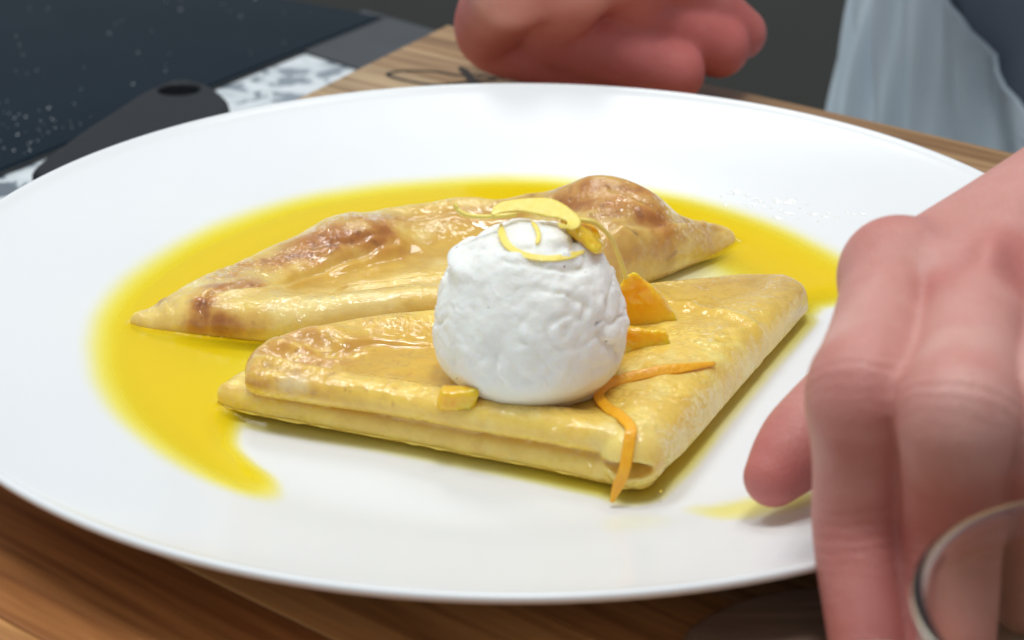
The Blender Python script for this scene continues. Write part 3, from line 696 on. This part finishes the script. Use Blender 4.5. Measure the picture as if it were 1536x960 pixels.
def meniscus(fn, outline, sel, seed):
    P_ = np.array([p for p in outline if sel(p)]); P_ = spline(np.hstack([P_, np.full((len(P_), 1), 0.0)]), 14)[:, :2]
    T_ = np.gradient(P_, axis=0); T_ /= np.linalg.norm(T_, axis=1)[:, None]; N_ = np.stack([T_[:, 1], -T_[:, 0]], 1)
    if poly_sd(outline, *(P_[len(P_) // 2] + N_[len(P_) // 2] * 0.3)) < 0: N_ = -N_
    ks = np.linspace(-0.9, 0.6, 400); C_ = []
    for p, n_ in zip(P_, N_):
        q = p + ks[:, None] * n_; v_ = fn(q[:, 0], q[:, 1], np.full(len(ks), 0.60)); i_ = np.nonzero(v_ < 0.0)[0]
        C_.append(q[i_[-1]] if len(i_) else p)
    C_ = np.array(C_); k_ = 8; V_ = []; F_ = []
    rr_ = 0.042 * (0.62 + 0.75 * vnoise(np.arange(len(C_)) * 0.23 + seed, np.zeros(len(C_)), np.zeros(len(C_))))
    rr_ = np.maximum(rr_, 0.006); rr_[[0, -1]] = 0.004
    for i_, c_ in enumerate(C_):
        for q_ in range(k_):
            a_ = q_ * 2 * math.pi / k_; V_.append((c_[0] + N_[i_, 0] * rr_[i_] * math.cos(a_), c_[1] + N_[i_, 1] * rr_[i_] * math.cos(a_), 0.585 + rr_[i_] * math.sin(a_)))
    for i_ in range(len(C_) - 1):
        for q_ in range(k_): F_.append([i_ * k_ + q_, i_ * k_ + (q_ + 1) % k_, (i_ + 1) * k_ + (q_ + 1) % k_, (i_ + 1) * k_ + q_])
    mo = obj('meniscus', np.array(V_), F_, MME, pool, (0, 0, 0.4))
meniscus(front_sdf, FRONT, lambda p: p[1] < -4.6 - 0.36 * (p[0] + 6.7) + 0.35 and p[0] < 3.2, 3.0)
meniscus(back_sdf, BACK, lambda p: p[0] < -3.2 and p[1] < 0.2, 9.0)
# thin smear of sauce on the rim, by the thumb
def smear(name, label, pxs, z0, amp, seed):
    c = np.array([at(x, y, z0)[:2] for x, y in pxs]); lo = c.min(0) - 0.8; hi = c.max(0) + 0.8
    X, Y = np.meshgrid(np.arange(lo[0], hi[0], 0.06), np.arange(lo[1], hi[1], 0.06), indexing='ij')
    sd = poly_sd(smooth_poly(c, 4), X, Y); nn = fbm(X, Y, X * 0, 0.9, 3, seed)
    T = amp * ss(0.35, -0.5, sd + nn * 0.4); Z = plate_z(np.hypot(X, Y)) + 0.012 + 0.02 * ss(0, 0.5, T)
    n0_, n1_ = X.shape; I = np.arange(n0_ * n1_).reshape(n0_, n1_)
    Q = np.stack([I[:-1, :-1], I[1:, :-1], I[1:, 1:], I[:-1, 1:]], -1).reshape(-1, 4)
    Q = Q[(T.ravel()[Q] > 0.002).any(1)]
    uq, inv = np.unique(Q, return_inverse=True)
    V = np.stack([X.ravel(), Y.ravel(), Z.ravel()], 1)[uq]
    o = obj(name, V, inv.reshape(-1, 4), MSA, None, (*c.mean(0), float(V[:, 2].min())), attrs={'thick': T.ravel()[uq]})
    tag(o, label, 'sauce')
smear('sauce_smear', 'thin pale yellow sauce smear beside the thumb tip', [(1050, 742), (1100, 730), (1190, 728), (1230, 745), (1160, 765), (1080, 760)], 0.9, 0.36, 3.0)
smear('sauce_smear', 'faint sauce trace on the white plate below the hanging zest', [(905, 765), (950, 752), (1000, 765), (985, 790), (920, 795)], 0.6, 0.055, 6.0)

# ------------------------------------------------------------------ ice cream
SC = at(796, 494, 2.85); SR = 2.23
BASEZ = 1.64
def ice_sdf(X, Y, Z, noise=True):
    x, y, z = X - SC[0], Y - SC[1], Z - SC[2]
    rho = np.sqrt(x ** 2 + y ** 2)
    f = (np.where(z > 0, np.sqrt(rho ** 2 + (z / 1.17) ** 2), (rho ** 2.4 + (np.abs(z) / 0.70) ** 2.4) ** (1 / 2.4)) - SR) * 0.9
    if noise:
        up_ = ss(-1.1, 0.1, z)
        wx = x + 0.35 * fbm(X, Y, Z, 0.7, 2, 50); wz = z + 0.35 * fbm(X, Y, Z, 0.7, 2, 60)
        cr = np.abs(fbm(wx * 1.0, y, wz * 1.5, 0.75, 3, 40)); cr2 = np.abs(fbm(wx, y, wz * 1.4, 1.5, 3, 45))
        msk = ss(-0.25, 0.25, fbm(X, Y, Z, 0.5, 2, 70))
        f = f + up_ * (0.13 * msk * ss(0.12, 0.0, cr) + 0.02 * ss(0.10, 0, cr2) - 0.10 * fbm(X, Y, Z, 0.75, 2, 20) - 0.085 * fbm(X, Y, Z, 2.2, 4, 22) - 0.03 * fbm(X, Y, Z, 7.0, 2, 24)) + 0.02 * fbm(X, Y, Z, 1.2, 2, 25)
        f = f + 0.07 * np.abs(fbm(X, Y, Z, 1.4, 3, 28)) * ss(-2.1, -1.5, z) * ss(-0.6, -1.4, z)
    # torn lip on the left shoulder, melted foot
    f = smin(f, np.sqrt(((x + 1.38) / 0.5) ** 2 + (y / 0.8) ** 2 + ((z - 1.78) / 0.15) ** 2) * 0.16 - 0.16, 0.22)
    rr = np.sqrt(x * x + y * y); an = np.arctan2(y, x)
    wv = 0.18 * vnoise(np.cos(an) * 2.1 + 7, np.sin(an) * 2.1 + 3, X * 0) + 0.08 * vnoise(np.cos(an) * 5 + 3, np.sin(an) * 5 + 9, X * 0)
    q = np.sqrt(np.maximum(rr - 1.52 - wv, 0) ** 2 + ((Z - BASEZ - 0.06) * 1.3) ** 2) - 0.19
    f = smin(f, q, 0.16)
    return np.maximum(f, BASEZ - 0.3 - Z)
h = 0.045
lo = np.array([SC[0] - 2.7, SC[1] - 2.7, BASEZ - 0.4]); X, Y, Z = grid(lo, (SC[0] + 2.7, SC[1] + 2.7, SC[2] + 3.0), h)
V, Q = nets(ice_sdf(X, Y, Z), lo, h)
melt = ss(BASEZ + 0.95, BASEZ + 0.25, V[:, 2] + 0.25 * fbm(V[:, 0], V[:, 1], V[:, 2], 1.0, 2, 3))
o = obj('ice_cream_scoop', V, Q, MIC, None, (SC[0], SC[1], BASEZ), attrs={'melt': melt})
tag(o, 'round scoop of vanilla ice cream melting on the front crepe', 'ice cream')
ice_s = lambda x, y, z: ice_sdf(x, y, z, False)

# ------------------------------------------------------------------ orange pieces
MO = mat_fruit('orange_flesh', (0.95, 0.60, 0.02), (0.93, 0.48, 0.008), 260)
MZ = mat_fruit('orange_zest', (0.97, 0.50, 0.010), (0.95, 0.40, 0.006), 700, 0.0, coat=0.3)
ML = mat_fruit('pale_zest', (0.98, 0.82, 0.20), (0.96, 0.73, 0.11), 500, 0.0, coat=0.15)
def chunk(label, P3, rad, seed, flat=None, name='orange_segment'):
    """irregular wedge: convex blend of spheres along listed corner points (cm)"""
    P3 = np.array(P3); r = rad
    lo = P3.min(0) - r - 0.2; hi = P3.max(0) + r + 0.2; h = 0.035
    X, Y, Z = grid(lo, hi, h); f = None
    c = P3.mean(0)
    if len(P3) > 3:                                     # rounded convex hull of the corners
        import bmesh
        bm = bmesh.new()
        for p in P3: bm.verts.new(p.tolist())
        bmesh.ops.convex_hull(bm, input=bm.verts)
        for fc in bm.faces:
            n_ = np.array(fc.normal); q_ = np.array(fc.verts[0].co)
            if (c - q_) @ n_ > 0: n_ = -n_
            d = (X - q_[0]) * n_[0] + (Y - q_[1]) * n_[1] + (Z - q_[2]) * n_[2] - r * 0.6; f = d if f is None else smax(f, d, 0.16)
        bm.free()
    else: f = cone(X, Y, Z, P3[0], P3[1], r, r)
    f = f + 0.10 * fbm(X, Y, Z, 1.5, 3, seed) + 0.05 * np.abs(fbm(X, Y, Z, 5.0, 2, seed + 3))
    V, Q = nets(f, lo, h)
    o = obj(name, V, Q, MO, None, (c[0], c[1], V[:, 2].min())); return tag(o, label, 'orange segment', 'orange segments')
def fs(px, py, dz=0.0): return surf(front_sdf, px, py) + np.array([0, 0, dz])
a0 = at(686, 574, 2.12) + np.array((0.0, -0.42, -0.16))
chunk('small orange cube wedged at the melting foot of the scoop beside syrup', [a0 + np.array((i * .42 + k * .06, j * .24 + i * .05, k * .26)) for i in (-1, 1) for j in (-1, 1) for k in (-1, 1)], 0.07, 1.0)
b0 = at(955, 485, 1.55)
chunk('tall upright orange wedge leaning behind the scoop', [b0 + (-.45, 0, -.1), b0 + (.95, .1, .0), b0 + (-.4, .1, .85), b0 + (-.05, .15, 1.25), b0 + (.75, .5, .35), b0 + (0, .7, .3), b0 + (.4, .05, .85)], 0.18, 2.0)
c0 = at(965, 525, 1.62)
chunk('squat orange wedge lying on crepe in front of the upright one', [c0 + (-.7, 0, -.05), c0 + (.5, .0, -.05), c0 + (-.6, .05, .5), c0 + (.62, .1, .45), c0 + (.3, .6, .2), c0 + (-.5, .6, .3)], 0.17, 3.0)
def on_ice(px, py, off=0.03):
    p = surf(ice_s, px, py); n_ = p - SC; n_ /= np.linalg.norm(n_); return p + n_ * off
def over_ice(px, py, dy=0.0):
    """point at the depth of the crown of the scoop"""
    d = ray(px, py); t = (SC[1] + dy - CAM[1]) / d[1]; return CAM + d * t
t0 = [on_ice(px_, py_, o_) for px_, py_ in ((834, 340), (862, 346), (878, 354), (882, 374), (858, 364)) for o_ in (0.06, 0.34)] + [over_ice(880, 340, -.3), over_ice(900, 352, -.3), over_ice(909, 374, -.5), over_ice(902, 384, -.7)]
chunk('bright orange flesh strip draped over the crown of the scoop', t0, 0.05, 4.0, name='orange_segment')
chunk('tiny browned orange crumb at the foot of the scoop by the long zest', [fs(878, 590, .06), fs(892, 586, .08)], 0.08, 5.0)

# ------------------------------------------------------------------ zest strips
up_n = lambda p: (0, -0.25, 1)
P = [fs(1072, 551, .10), fs(1030, 556, .08), fs(980, 563, .08), fs(930, 575, .09), fs(905, 587, .10), fs(898, 600, .10), fs(912, 617, .08), fs(932, 630, .08), fs(946, 648, .10),
     fs(944, 668, .16) , at(936, 695, 1.25) + (0, -.25, 0), at(924, 725, .75) + (0, -.25, 0), at(917, 746, .45) + (0, -.2, 0)]
def zn(p): return (0, -0.3, 1) if p[2] > 1.6 else (-.15, -1, 0.25)
V, F = ribbon(P, 0.25, 0.05, lambda p: (0, -0.7, 0.75), 10)
o = obj('orange_zest', V, F, MZ, None, tuple(np.mean(P, 0))); tag(o, 'long bent strip of orange zest hanging over the fold of the front crepe', 'orange zest', 'citrus zest strips')
rad_n = lambda p: p - SC
Pw = [over_ice(738, 322, .1), over_ice(752, 312, .25), over_ice(780, 308, .3), over_ice(812, 310, .2), over_ice(842, 318, .0), over_ice(860, 330, -.2), over_ice(856, 340, -.5), over_ice(838, 338, -.7)]
V, F = ribbon(Pw, 0.50, 0.02, lambda p: (0.15 * math.sin(7 * p[0]), -0.5, 0.85), 12, lambda u: 0.12 + 0.88 * math.sin(math.pi * min(1, u * 1.08)) ** 0.8 * (0.9 + 0.12 * math.sin(17 * u)) if u < 0.92 else 0.3)
o = obj('lemon_zest', V, F, ML, None, tuple(np.mean(Pw, 0))); tag(o, 'broad pale yellow zest curl crowning the ice cream scoop', 'lemon zest', 'citrus zest strips')
Pn = [over_ice(682, 305, .4), over_ice(687, 315, .35), over_ice(700, 322, .3), over_ice(725, 325, .2), over_ice(750, 324, .1), over_ice(775, 322, .1)]
V, F = ribbon(Pn, 0.10, 0.08, rad_n, 10)
o = obj('lemon_zest', V, F, ML, None, tuple(np.mean(Pn, 0))); tag(o, 'thin pale zest thread jutting past the torn shoulder of the scoop', 'lemon zest', 'citrus zest strips')
Pr = [over_ice(845, 328, -.1), over_ice(870, 330, 0), over_ice(893, 335, .2), over_ice(915, 356, .5), over_ice(928, 384, .8), over_ice(940, 418, 1.1)]
V, F = ribbon(Pr, 0.11, 0.09, rad_n, 10)
o = obj('lemon_zest', V, F, ML, None, tuple(np.mean(Pr, 0))); tag(o, 'thin pale zest thread arching down to the upright orange wedge', 'lemon zest', 'citrus zest strips')
Pl = [on_ice(752, 338), on_ice(754, 355), on_ice(765, 372), on_ice(788, 384), on_ice(820, 389), on_ice(850, 386), on_ice(876, 378)]
V, F = ribbon(Pl, 0.17, 0.02, rad_n, 10)
o = obj('lemon_zest', V, F, ML, None, tuple(np.mean(Pl, 0))); tag(o, 'pale zest loop pressed round the upper face of the scoop', 'lemon zest', 'citrus zest strips')
Pl = [on_ice(798, 334), on_ice(805, 345), on_ice(808, 356), on_ice(805, 368)]
V, F = ribbon(Pl, 0.10, 0.04, rad_n, 10)
o = obj('lemon_zest', V, F, ML, None, tuple(np.mean(Pl, 0))); tag(o, 'short faint zest shred inside the loop on the scoop', 'lemon zest', 'citrus zest strips')
# wet droplets on the far rim; their bright glints are painted as white
Vs, Fs = [], []; rg = random.Random(8); k = 0
MD = M('glint_white_syrup'); MD.p(Base_Color=(0.95, 0.95, 0.93, 1), Roughness=0.04, Specular_IOR_Level=0.8, Coat_Weight=1.0); MD = MD.m
for i in range(46):
    t = rg.random(); px = 1085 + 230 * t + rg.gauss(0, 8); py = 292 + 50 * t + rg.gauss(0, 7)
    p = at(px, py, 1.0)
    r0 = math.hypot(p[0], p[1])
    for _ in range(8):
        p = at(px, py, float(plate_z(r0))); r0 = math.hypot(p[0], p[1])
    a, b = rg.uniform(.04, .22) * (1 - abs(t - .45)), rg.uniform(.03, .07); th = rg.gauss(-0.5, 0.25)
    n_ = 10
    for ring, (s_, z_) in enumerate(((1, -0.005), (0.85, 0.012), (0.5, 0.024))):
        for q in range(n_):
            x_, y_ = a * s_ * math.cos(q * 2 * math.pi / n_) * (1 + .3 * math.sin(q * 2.1 + i)), b * s_ * math.sin(q * 2 * math.pi / n_)
            X_, Y_ = p[0] + x_ * math.cos(th) - y_ * math.sin(th), p[1] + x_ * math.sin(th) + y_ * math.cos(th)
            Vs.append((X_, Y_, float(plate_z(math.hypot(X_, Y_))) + z_))
    Vs.append((p[0], p[1], float(plate_z(r0)) + 0.028))
    for ring in range(2):
        for q in range(n_):
            Fs.append([k + ring * n_ + q, k + ring * n_ + (q + 1) % n_, k + (ring + 1) * n_ + (q + 1) % n_, k + (ring + 1) * n_ + q])
    for q in range(n_): Fs.append([k + 2 * n_ + q, k + 2 * n_ + (q + 1) % n_, k + 3 * n_])
    k += 3 * n_ + 1
o = obj('syrup_droplets', np.array(Vs), Fs, MD); o['kind'] = 'stuff'; tag(o, 'syrup droplets with white painted glints along the far right slope of the plate', 'syrup droplets')

# ------------------------------------------------------------------ glass in the foreground
gc = np.array([9.7, -19.6]); gr = 3.5; gh = 4.9
prof = [(0, 0.55), (1.6, 0.55), (2.4, 0.7), (2.74, 1.1), (3.04, 2.2), (3.29, 3.6), (3.38, 4.5), (3.36, 4.68), (3.38, 4.84), (3.46, 4.92), (3.56, 4.91), (3.62, 4.80), (3.58, 4.64), (3.50, 4.4), (3.40, 3.4), (3.15, 2.0), (2.85, 0.8), (2.65, 0.25), (2.4, 0.06), (1.8, 0.03), (0, 0.12)]
ps = spline([(r, z, 0) for r, z in prof], 3)[:, :2]; ps[:, 0] = np.maximum(ps[:, 0], 0); ps[0, 0] = 0; ps[-1, 0] = 0
V, F = lathe([(float(a), float(b)) for a, b in ps], gc[0], gc[1], 96)
F = [f[::-1] for f in F]
o = obj('drinking_glass', V, F, mat_glass(), None, (gc[0], gc[1], 0.03)); tag(o, 'empty clear glass tumbler with thick rim in front of the hand', 'glass')
# dark wooden paddle under the fingers
pp = smooth_poly([(3.3, -13.6), (3.25, -14.6), (3.9, -15.3), (6, -15.4), (10, -14.9), (15, -13.4), (15.2, -11.2), (12, -11.6), (8, -12.0), (5, -12.4)], 5)
V, F = prism(pp, 0.02, 0.62, 0.2)
o = obj('wooden_paddle', V, F, MDW, None, (*pp.mean(0), 0.02)); tag(o, 'dark walnut wooden paddle lying between plate rim and glass', 'paddle')

# ------------------------------------------------------------------ person: hands, forearms, clothing
person = thing('person', 'person in a light blue apron leaning in with both hands, one gripping the plate', 'person', (30, 38, -92))
def limb(X, Y, Z, chain, k=0.25, n=5):
    """one smooth tapered limb through joints, evaluated only near itself"""
    C = spline([(*p, r) for p, r in chain], n) if len(chain) > 2 else np.array([(*p, r) for p, r in chain])
    pad = C[:, 3].max() + 1.6
    f = np.full(X.shape, 9.0); sl = []
    for ax, G in enumerate((X[:, 0, 0], Y[0, :, 0], Z[0, 0, :])):
        a = np.searchsorted(G, C[:, ax].min() - pad); b = np.searchsorted(G, C[:, ax].max() + pad); sl.append(slice(a, max(b, a + 1)))
    sl = tuple(sl); x, y, z = X[sl], Y[sl], Z[sl]; g = None
    for a, b in zip(C[:-1], C[1:]):
        d = cone(x, y, z, a[:3], b[:3] + 1e-6, a[3], b[3]); g = d if g is None else np.minimum(g, d)
    f[sl] = g
    return f
def hand_field(X, Y, Z, J):
    f = None
    for d in J['palm']:
        q = cone(X, Y, Z, *d); f = q if f is None else smin(f, q, 0.9)
    for ch in J['fingers']:
        f = smin(f, limb(X, Y, Z, ch, 0.22), J.get('kf', 0.28))
    for ch in J.get('arm', []):
        f = smin(f, limb(X, Y, Z, ch, 1.0), 0.9)
    for c, r in J.get('bumps', []):
        f = smin(f, np.sqrt((X - c[0]) ** 2 + (Y - c[1]) ** 2 + (Z - c[2]) ** 2) - r, 0.55)
    for a, b, r in J.get('dents', []):
        f = smax(f, -cone(X, Y, Z, a, b, r, r), 0.7)
    return f
A_ = lambda px, py, z: at(px, py, z)
iM, iP, iD, iT = A_(1344, 418, 5.9), A_(1294, 592, 5.35), A_(1290, 805, 2.7), A_(1304, 985, 1.2)
mM, mP, mD, mT = A_(1466, 440, 6.1), A_(1436, 622, 5.7), A_(1424, 820, 2.9), A_(1424, 990, 1.25)
rM, rP, rD, rT = A_(1590, 470, 5.8), A_(1560, 650, 5.2), A_(1540, 800, 2.7), A_(1530, 900, 1.2)
pM, pP, pD, pT = A_(1700, 520, 5.2), A_(1670, 680, 4.4), A_(1640, 800, 2.4), A_(1620, 880, 1.2)
wr = np.array([14.6, -4.6, 6.7]); wr2 = wr + (1.2, -1.4, -.4)
tC, tM, tI, tT = np.array([11.5, -6.0, 4.9]), A_(1330, 540, 3.4), A_(1222, 640, 2.55), A_(1160, 716, 1.95)
J = dict(palm=[(wr, iM + (0.1, 0.25, -0.3), 2.0, 1.05), (wr, mM + (0, 0.25, -0.3), 2.0, 1.1), (wr2, rM + (0, .2, -.3), 1.9, 1.05), (wr2, pM, 1.8, 0.95), (tC, tM, 1.5, 1.0), (iM, tM + (0.3, 0.3, 0.3), 0.8, 0.8)],
         fingers=[[(iM, 1.04), ((iM + iP) / 2, 0.97), (iP, 0.99), ((iP + iD) / 2, 0.90), (iD, 0.88), (iT, 0.70)],
                  [(mM, 1.06), ((mM + mP) / 2, 0.97), (mP, 1.0), ((mP + mD) / 2, 0.92), (mD, 0.90), (mT, 0.74)],
                  [(rM, 1.0), ((rM + rP) / 2, 0.88), (rP, 0.88), (rD, 0.76), (rT, 0.64)],
                  [(pM, .9), (pP, .76), (pD, .66), (pT, .55)],
                  [(tM, 0.98), (tI, 0.88), ((tI + tT) / 2, 0.84), (tT, 0.62)]],
         arm=[[(wr, 2.0), (wr + (5.5, 6.5, 1.2), 2.7), (wr + (16, 18, 4.5), 4.2)]],
         bumps=[(iM + (0, .1, .22), 0.95), (mM + (0, .1, .25), 0.98), (iP + (0, -.05, .12), 0.86), (mP + (0, -.05, .12), 0.87)],
         dents=[((iM + mM) / 2 + (0.05, -.9, 1.25), (iM + mM) / 2 + (.9, 1.2, 1.8), 0.35), ((mM + rM) / 2 + (-.05, -.7, 1.25), (mM + rM) / 2 + (.6, 1.2, 1.75), 0.42)], kf=0.22)
def skin_tint(V, J, reds, deep):
    n = fbm(V[:, 0], V[:, 1], V[:, 2], 0.5, 3, 77)
    C = np.tile(np.array([0.62, 0.295, 0.25]), (len(V), 1))
    C = lerp3(C, (0.66, 0.355, 0.30), ss(0, 0.4, n))
    for p, r, a in reds:
        d = np.linalg.norm(V - np.array(p), axis=1) + 0.4 * n
        C = lerp3(C, (0.52, 0.155, 0.135), a * ss(r, r * 0.25, d))
    return C
h = 0.085
lo = np.array([3.6, -16.3, 0.2]); X, Y, Z = grid(lo, (24.0, 8.5, 10.8), h)
Fh = hand_field(X, Y, Z, J)
# fine knuckle creases
for p, ax in ((iP, iD - iM), (mP, mD - mM)):
    ax = ax / np.linalg.norm(ax); t = (X - p[0]) * ax[0] + (Y - p[1]) * ax[1] + (Z - p[2]) * ax[2]
    r2 = (X - p[0]) ** 2 + (Y - p[1]) ** 2 + (Z - p[2]) ** 2
    Fh = Fh + 0.010 * ss(p[1] + 0.3, p[1] - 0.5, Y) * np.cos(t * 2 * math.pi / 0.30) * np.exp(-(t / 0.33) ** 2) * np.exp(-r2 / 3.0)
V1, Q1 = nets(Fh, lo, h)
C1 = skin_tint(V1, J, [(iM + (0, 0, .9), 1.6, .3), (mM + (0, 0, .9), 1.6, .25), ((mM + rM) / 2 + (0, 0, .6), 1.5, .7), (iP, 1.6, .3), (mP, 1.6, .3), (tT, 1.9, .95), (tI, 1.4, .5), ((iP + iD) / 2, 2.2, .35), (iD, 2.4, .5), ((mP + mD) / 2, 2.2, .35), (mD, 2.4, .5), (iT, 2.2, .6), (mT, 2.2, .6), ((iM + mM) / 2 + (0, -1.2, .4), 1.0, .5)], None)
kt1 = np.zeros(len(V1)); km1 = np.zeros(len(V1))
for p, a, b in ((iP, iM, iD), (mP, mM, mD), (iD, iP, iT), (mD, mP, mT), (tI, tM, tT), (rP, rM, rD)):
    ax = (b - a) / np.linalg.norm(b - a); t = (V1 - p) @ ax; m_ = np.exp(-(t / 0.55) ** 2) * ss(1.9, 1.2, np.linalg.norm(V1 - p, axis=1))
    kt1 = np.where(m_ > km1, t, kt1); km1 = np.maximum(km1, m_)
# the other hand, a loose fist behind the plate
z0 = 2.0
def B_(px, py, z): return at(px, py, z)
aP, aT = B_(738, 48, 2.4), B_(890, 106, 1.3)
bP, bT = B_(835, 42, 2.9), B_(1012, 108, 1.5)
cP, cT = B_(955, 16, 3.4), B_(1078, 70, 1.9)
dP, dT = B_(1050, 5, 3.3), B_(1110, 50, 2.0)
wq = B_(1000, -110, 5.6)
aM, bM, cM = B_(770, -25, 4.9), B_(870, -45, 5.3), B_(960, -60, 5.3)
J2 = dict(palm=[(wq, aM, 2.2, 1.5), (wq, bM, 2.2, 1.5), (wq, cM, 2.2, 1.5), (aP + (.6, 2.6, .3), cP + (0, 2.2, 0), 1.3, 1.3)],
          fingers=[[(aM, 1.4), (aP, 1.3), ((aP + aT) / 2, 1.22), (aT, 1.0)], [(bM, 1.4), (bP, 1.3), ((bP + bT) / 2, 1.25), (bT, 1.05)], [(cM, 1.4), (cP, 1.35), (cT, 1.1)], [(cM, 1.2), (dP, 1.1), (dT, .95)]],
          arm=[[(wq, 2.2), (wq + (6, 5.5, 3), 2.9), (wq + (15, 13, 8), 4.2)]], kf=0.22)
h = 0.14
lo = np.array([-5.0, 15.5, 0.1]); X, Y, Z = grid(lo, (24, 50, 17), h)
V2, Q2 = nets(hand_field(X, Y, Z, J2), lo, h)
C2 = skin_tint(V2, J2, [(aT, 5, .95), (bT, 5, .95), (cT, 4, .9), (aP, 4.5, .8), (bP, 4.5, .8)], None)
body = obj('body', np.vstack([V1, V2]), np.vstack([Q1, Q2 + len(V1)]), MSK, person, person['_og'], attrs={'tint': np.vstack([C1, np.minimum(C2 * np.array([1.2, 1.12, 1.15]), 1)]), 'kt': np.concatenate([kt1, np.zeros(len(V2))]), 'km': np.concatenate([km1, np.zeros(len(V2))])})  # far-hand colour is pinker, and lifted to offset the shade on it
# nails of the gripping fingers
MN = mat_plain('nail', (0.58, 0.31, 0.26), 0.35, 0.4)
for D, T in ((iD, iT), (mD, mT)):
    ax = (T - D) / np.linalg.norm(T - D); out = np.array([0, -1.0, 0.12]); out -= ax * (out @ ax); out /= np.linalg.norm(out); sd = np.cross(ax, out)
    V = []; F = []
    for i in range(9):
        for j in range(9):
            s_, t_ = (j / 8 - .5) * 2, i / 8
            wv = 0.42 * (1 - 0.25 * (2 * t_ - 1) ** 4)
            ang = s_ * wv / 0.66
            rr = 0.705
            V.append(T + ax * (-0.15 + 0.72 * t_) + sd * rr * math.sin(ang) + out * (rr * math.cos(ang) - 0.16 * t_ ** 3))
    for i in range(8):
        for j in range(8): F.append([i * 9 + j, i * 9 + j + 1, (i + 1) * 9 + j + 1, (i + 1) * 9 + j])
    obj('fingernail', np.array(V), F, MN, person, person['_og'])
# apron and trousers
MC = mat_cloth('apron_cloth', (0.78, 0.90, 0.97)); MTR = mat_cloth('shirt_cloth', (0.28, 0.33, 0.41))
n_a, n_z = 200, 170
V = []
for i in range(n_z):
    z = -55 + 85 * i / (n_z - 1)
    a0 = math.radians(172); a1 = math.radians(min(345, max(192, 220 + (-1.7 - z) * 4.4)))
    for j in range(n_a):
        t = j / (n_a - 1); a = a0 + (a1 - a0) * t
        flare = 1 + 0.006 * max(0, -z); s_ = (a - math.radians(172)) * 15.6
        fold = 0.42 * math.sin(s_ * 2.3 + z * 0.75 + 0.8 * math.sin(z * 0.2)) + 0.22 * math.sin(s_ * 3.9 + z * 0.5 + 1.0)
        fold *= 0.45 + 0.55 * math.sin(s_ * 0.33 + z * 0.09) ** 2
        rx, ry = 15.6 * flare + fold, 10.5 * flare + fold
        V.append((31.5 + rx * math.cos(a), 41.0 + ry * math.sin(a), z))
V = np.array(V); I = np.arange(n_a * n_z).reshape(n_z, n_a)
Q = np.stack([I[:-1, :-1], I[:-1, 1:], I[1:, 1:], I[1:, :-1]], -1).reshape(-1, 4)
# give the cloth thickness
Vin = V.copy(); Vin[:, 0] = 31.5 + (V[:, 0] - 31.5) * 0.98; Vin[:, 1] = 41 + (V[:, 1] - 41) * 0.98
edge = np.concatenate([I[0, :], I[1:, -1], I[-1, ::-1][1:], I[::-1, 0][1:]]); N_ = len(V)
Qe = np.stack([edge[:-1], edge[:-1] + N_, edge[1:] + N_, edge[1:]], 1)
obj('apron', np.vstack([V, Vin]), np.vstack([Q, Q[:, ::-1] + N_, Qe]), MC, person, person['_og'])
# shirt: torso and sleeves
h = 0.5
lo = np.array([8, 4, -50.0]); X, Y, Z = grid(lo, (62, 64, 52), h)
f = np.sqrt(((X - 32) / 1.0) ** 2 + ((Y - 41.8) * 1.5) ** 2) - 15.0
f = np.maximum(f, np.abs(Z + 2) - 44)
el = wr + np.array([16, 18, 4.5]); el2 = wq + np.array([15, 13, 8])
f = smin(f, limb(X, Y, Z, [(el - (3.5, 4, 1), 4.7), (el, 5.4), ((47, 40, 36), 7.0)], 1.0), 2.0)
f = smin(f, limb(X, Y, Z, [(el2 - (3.3, 3, 2), 4.7), (el2, 5.4), ((20, 46, 36), 7.0)], 1.0), 2.0)
f = f + 0.5 * fbm(X, Y, Z, 0.14, 3, 9)
V, Q = nets(f, lo, h)
obj('shirt', V, Q, MTR, person, person['_og'])
for o in bpy.data.objects:
    if '_og' in o: del o['_og']
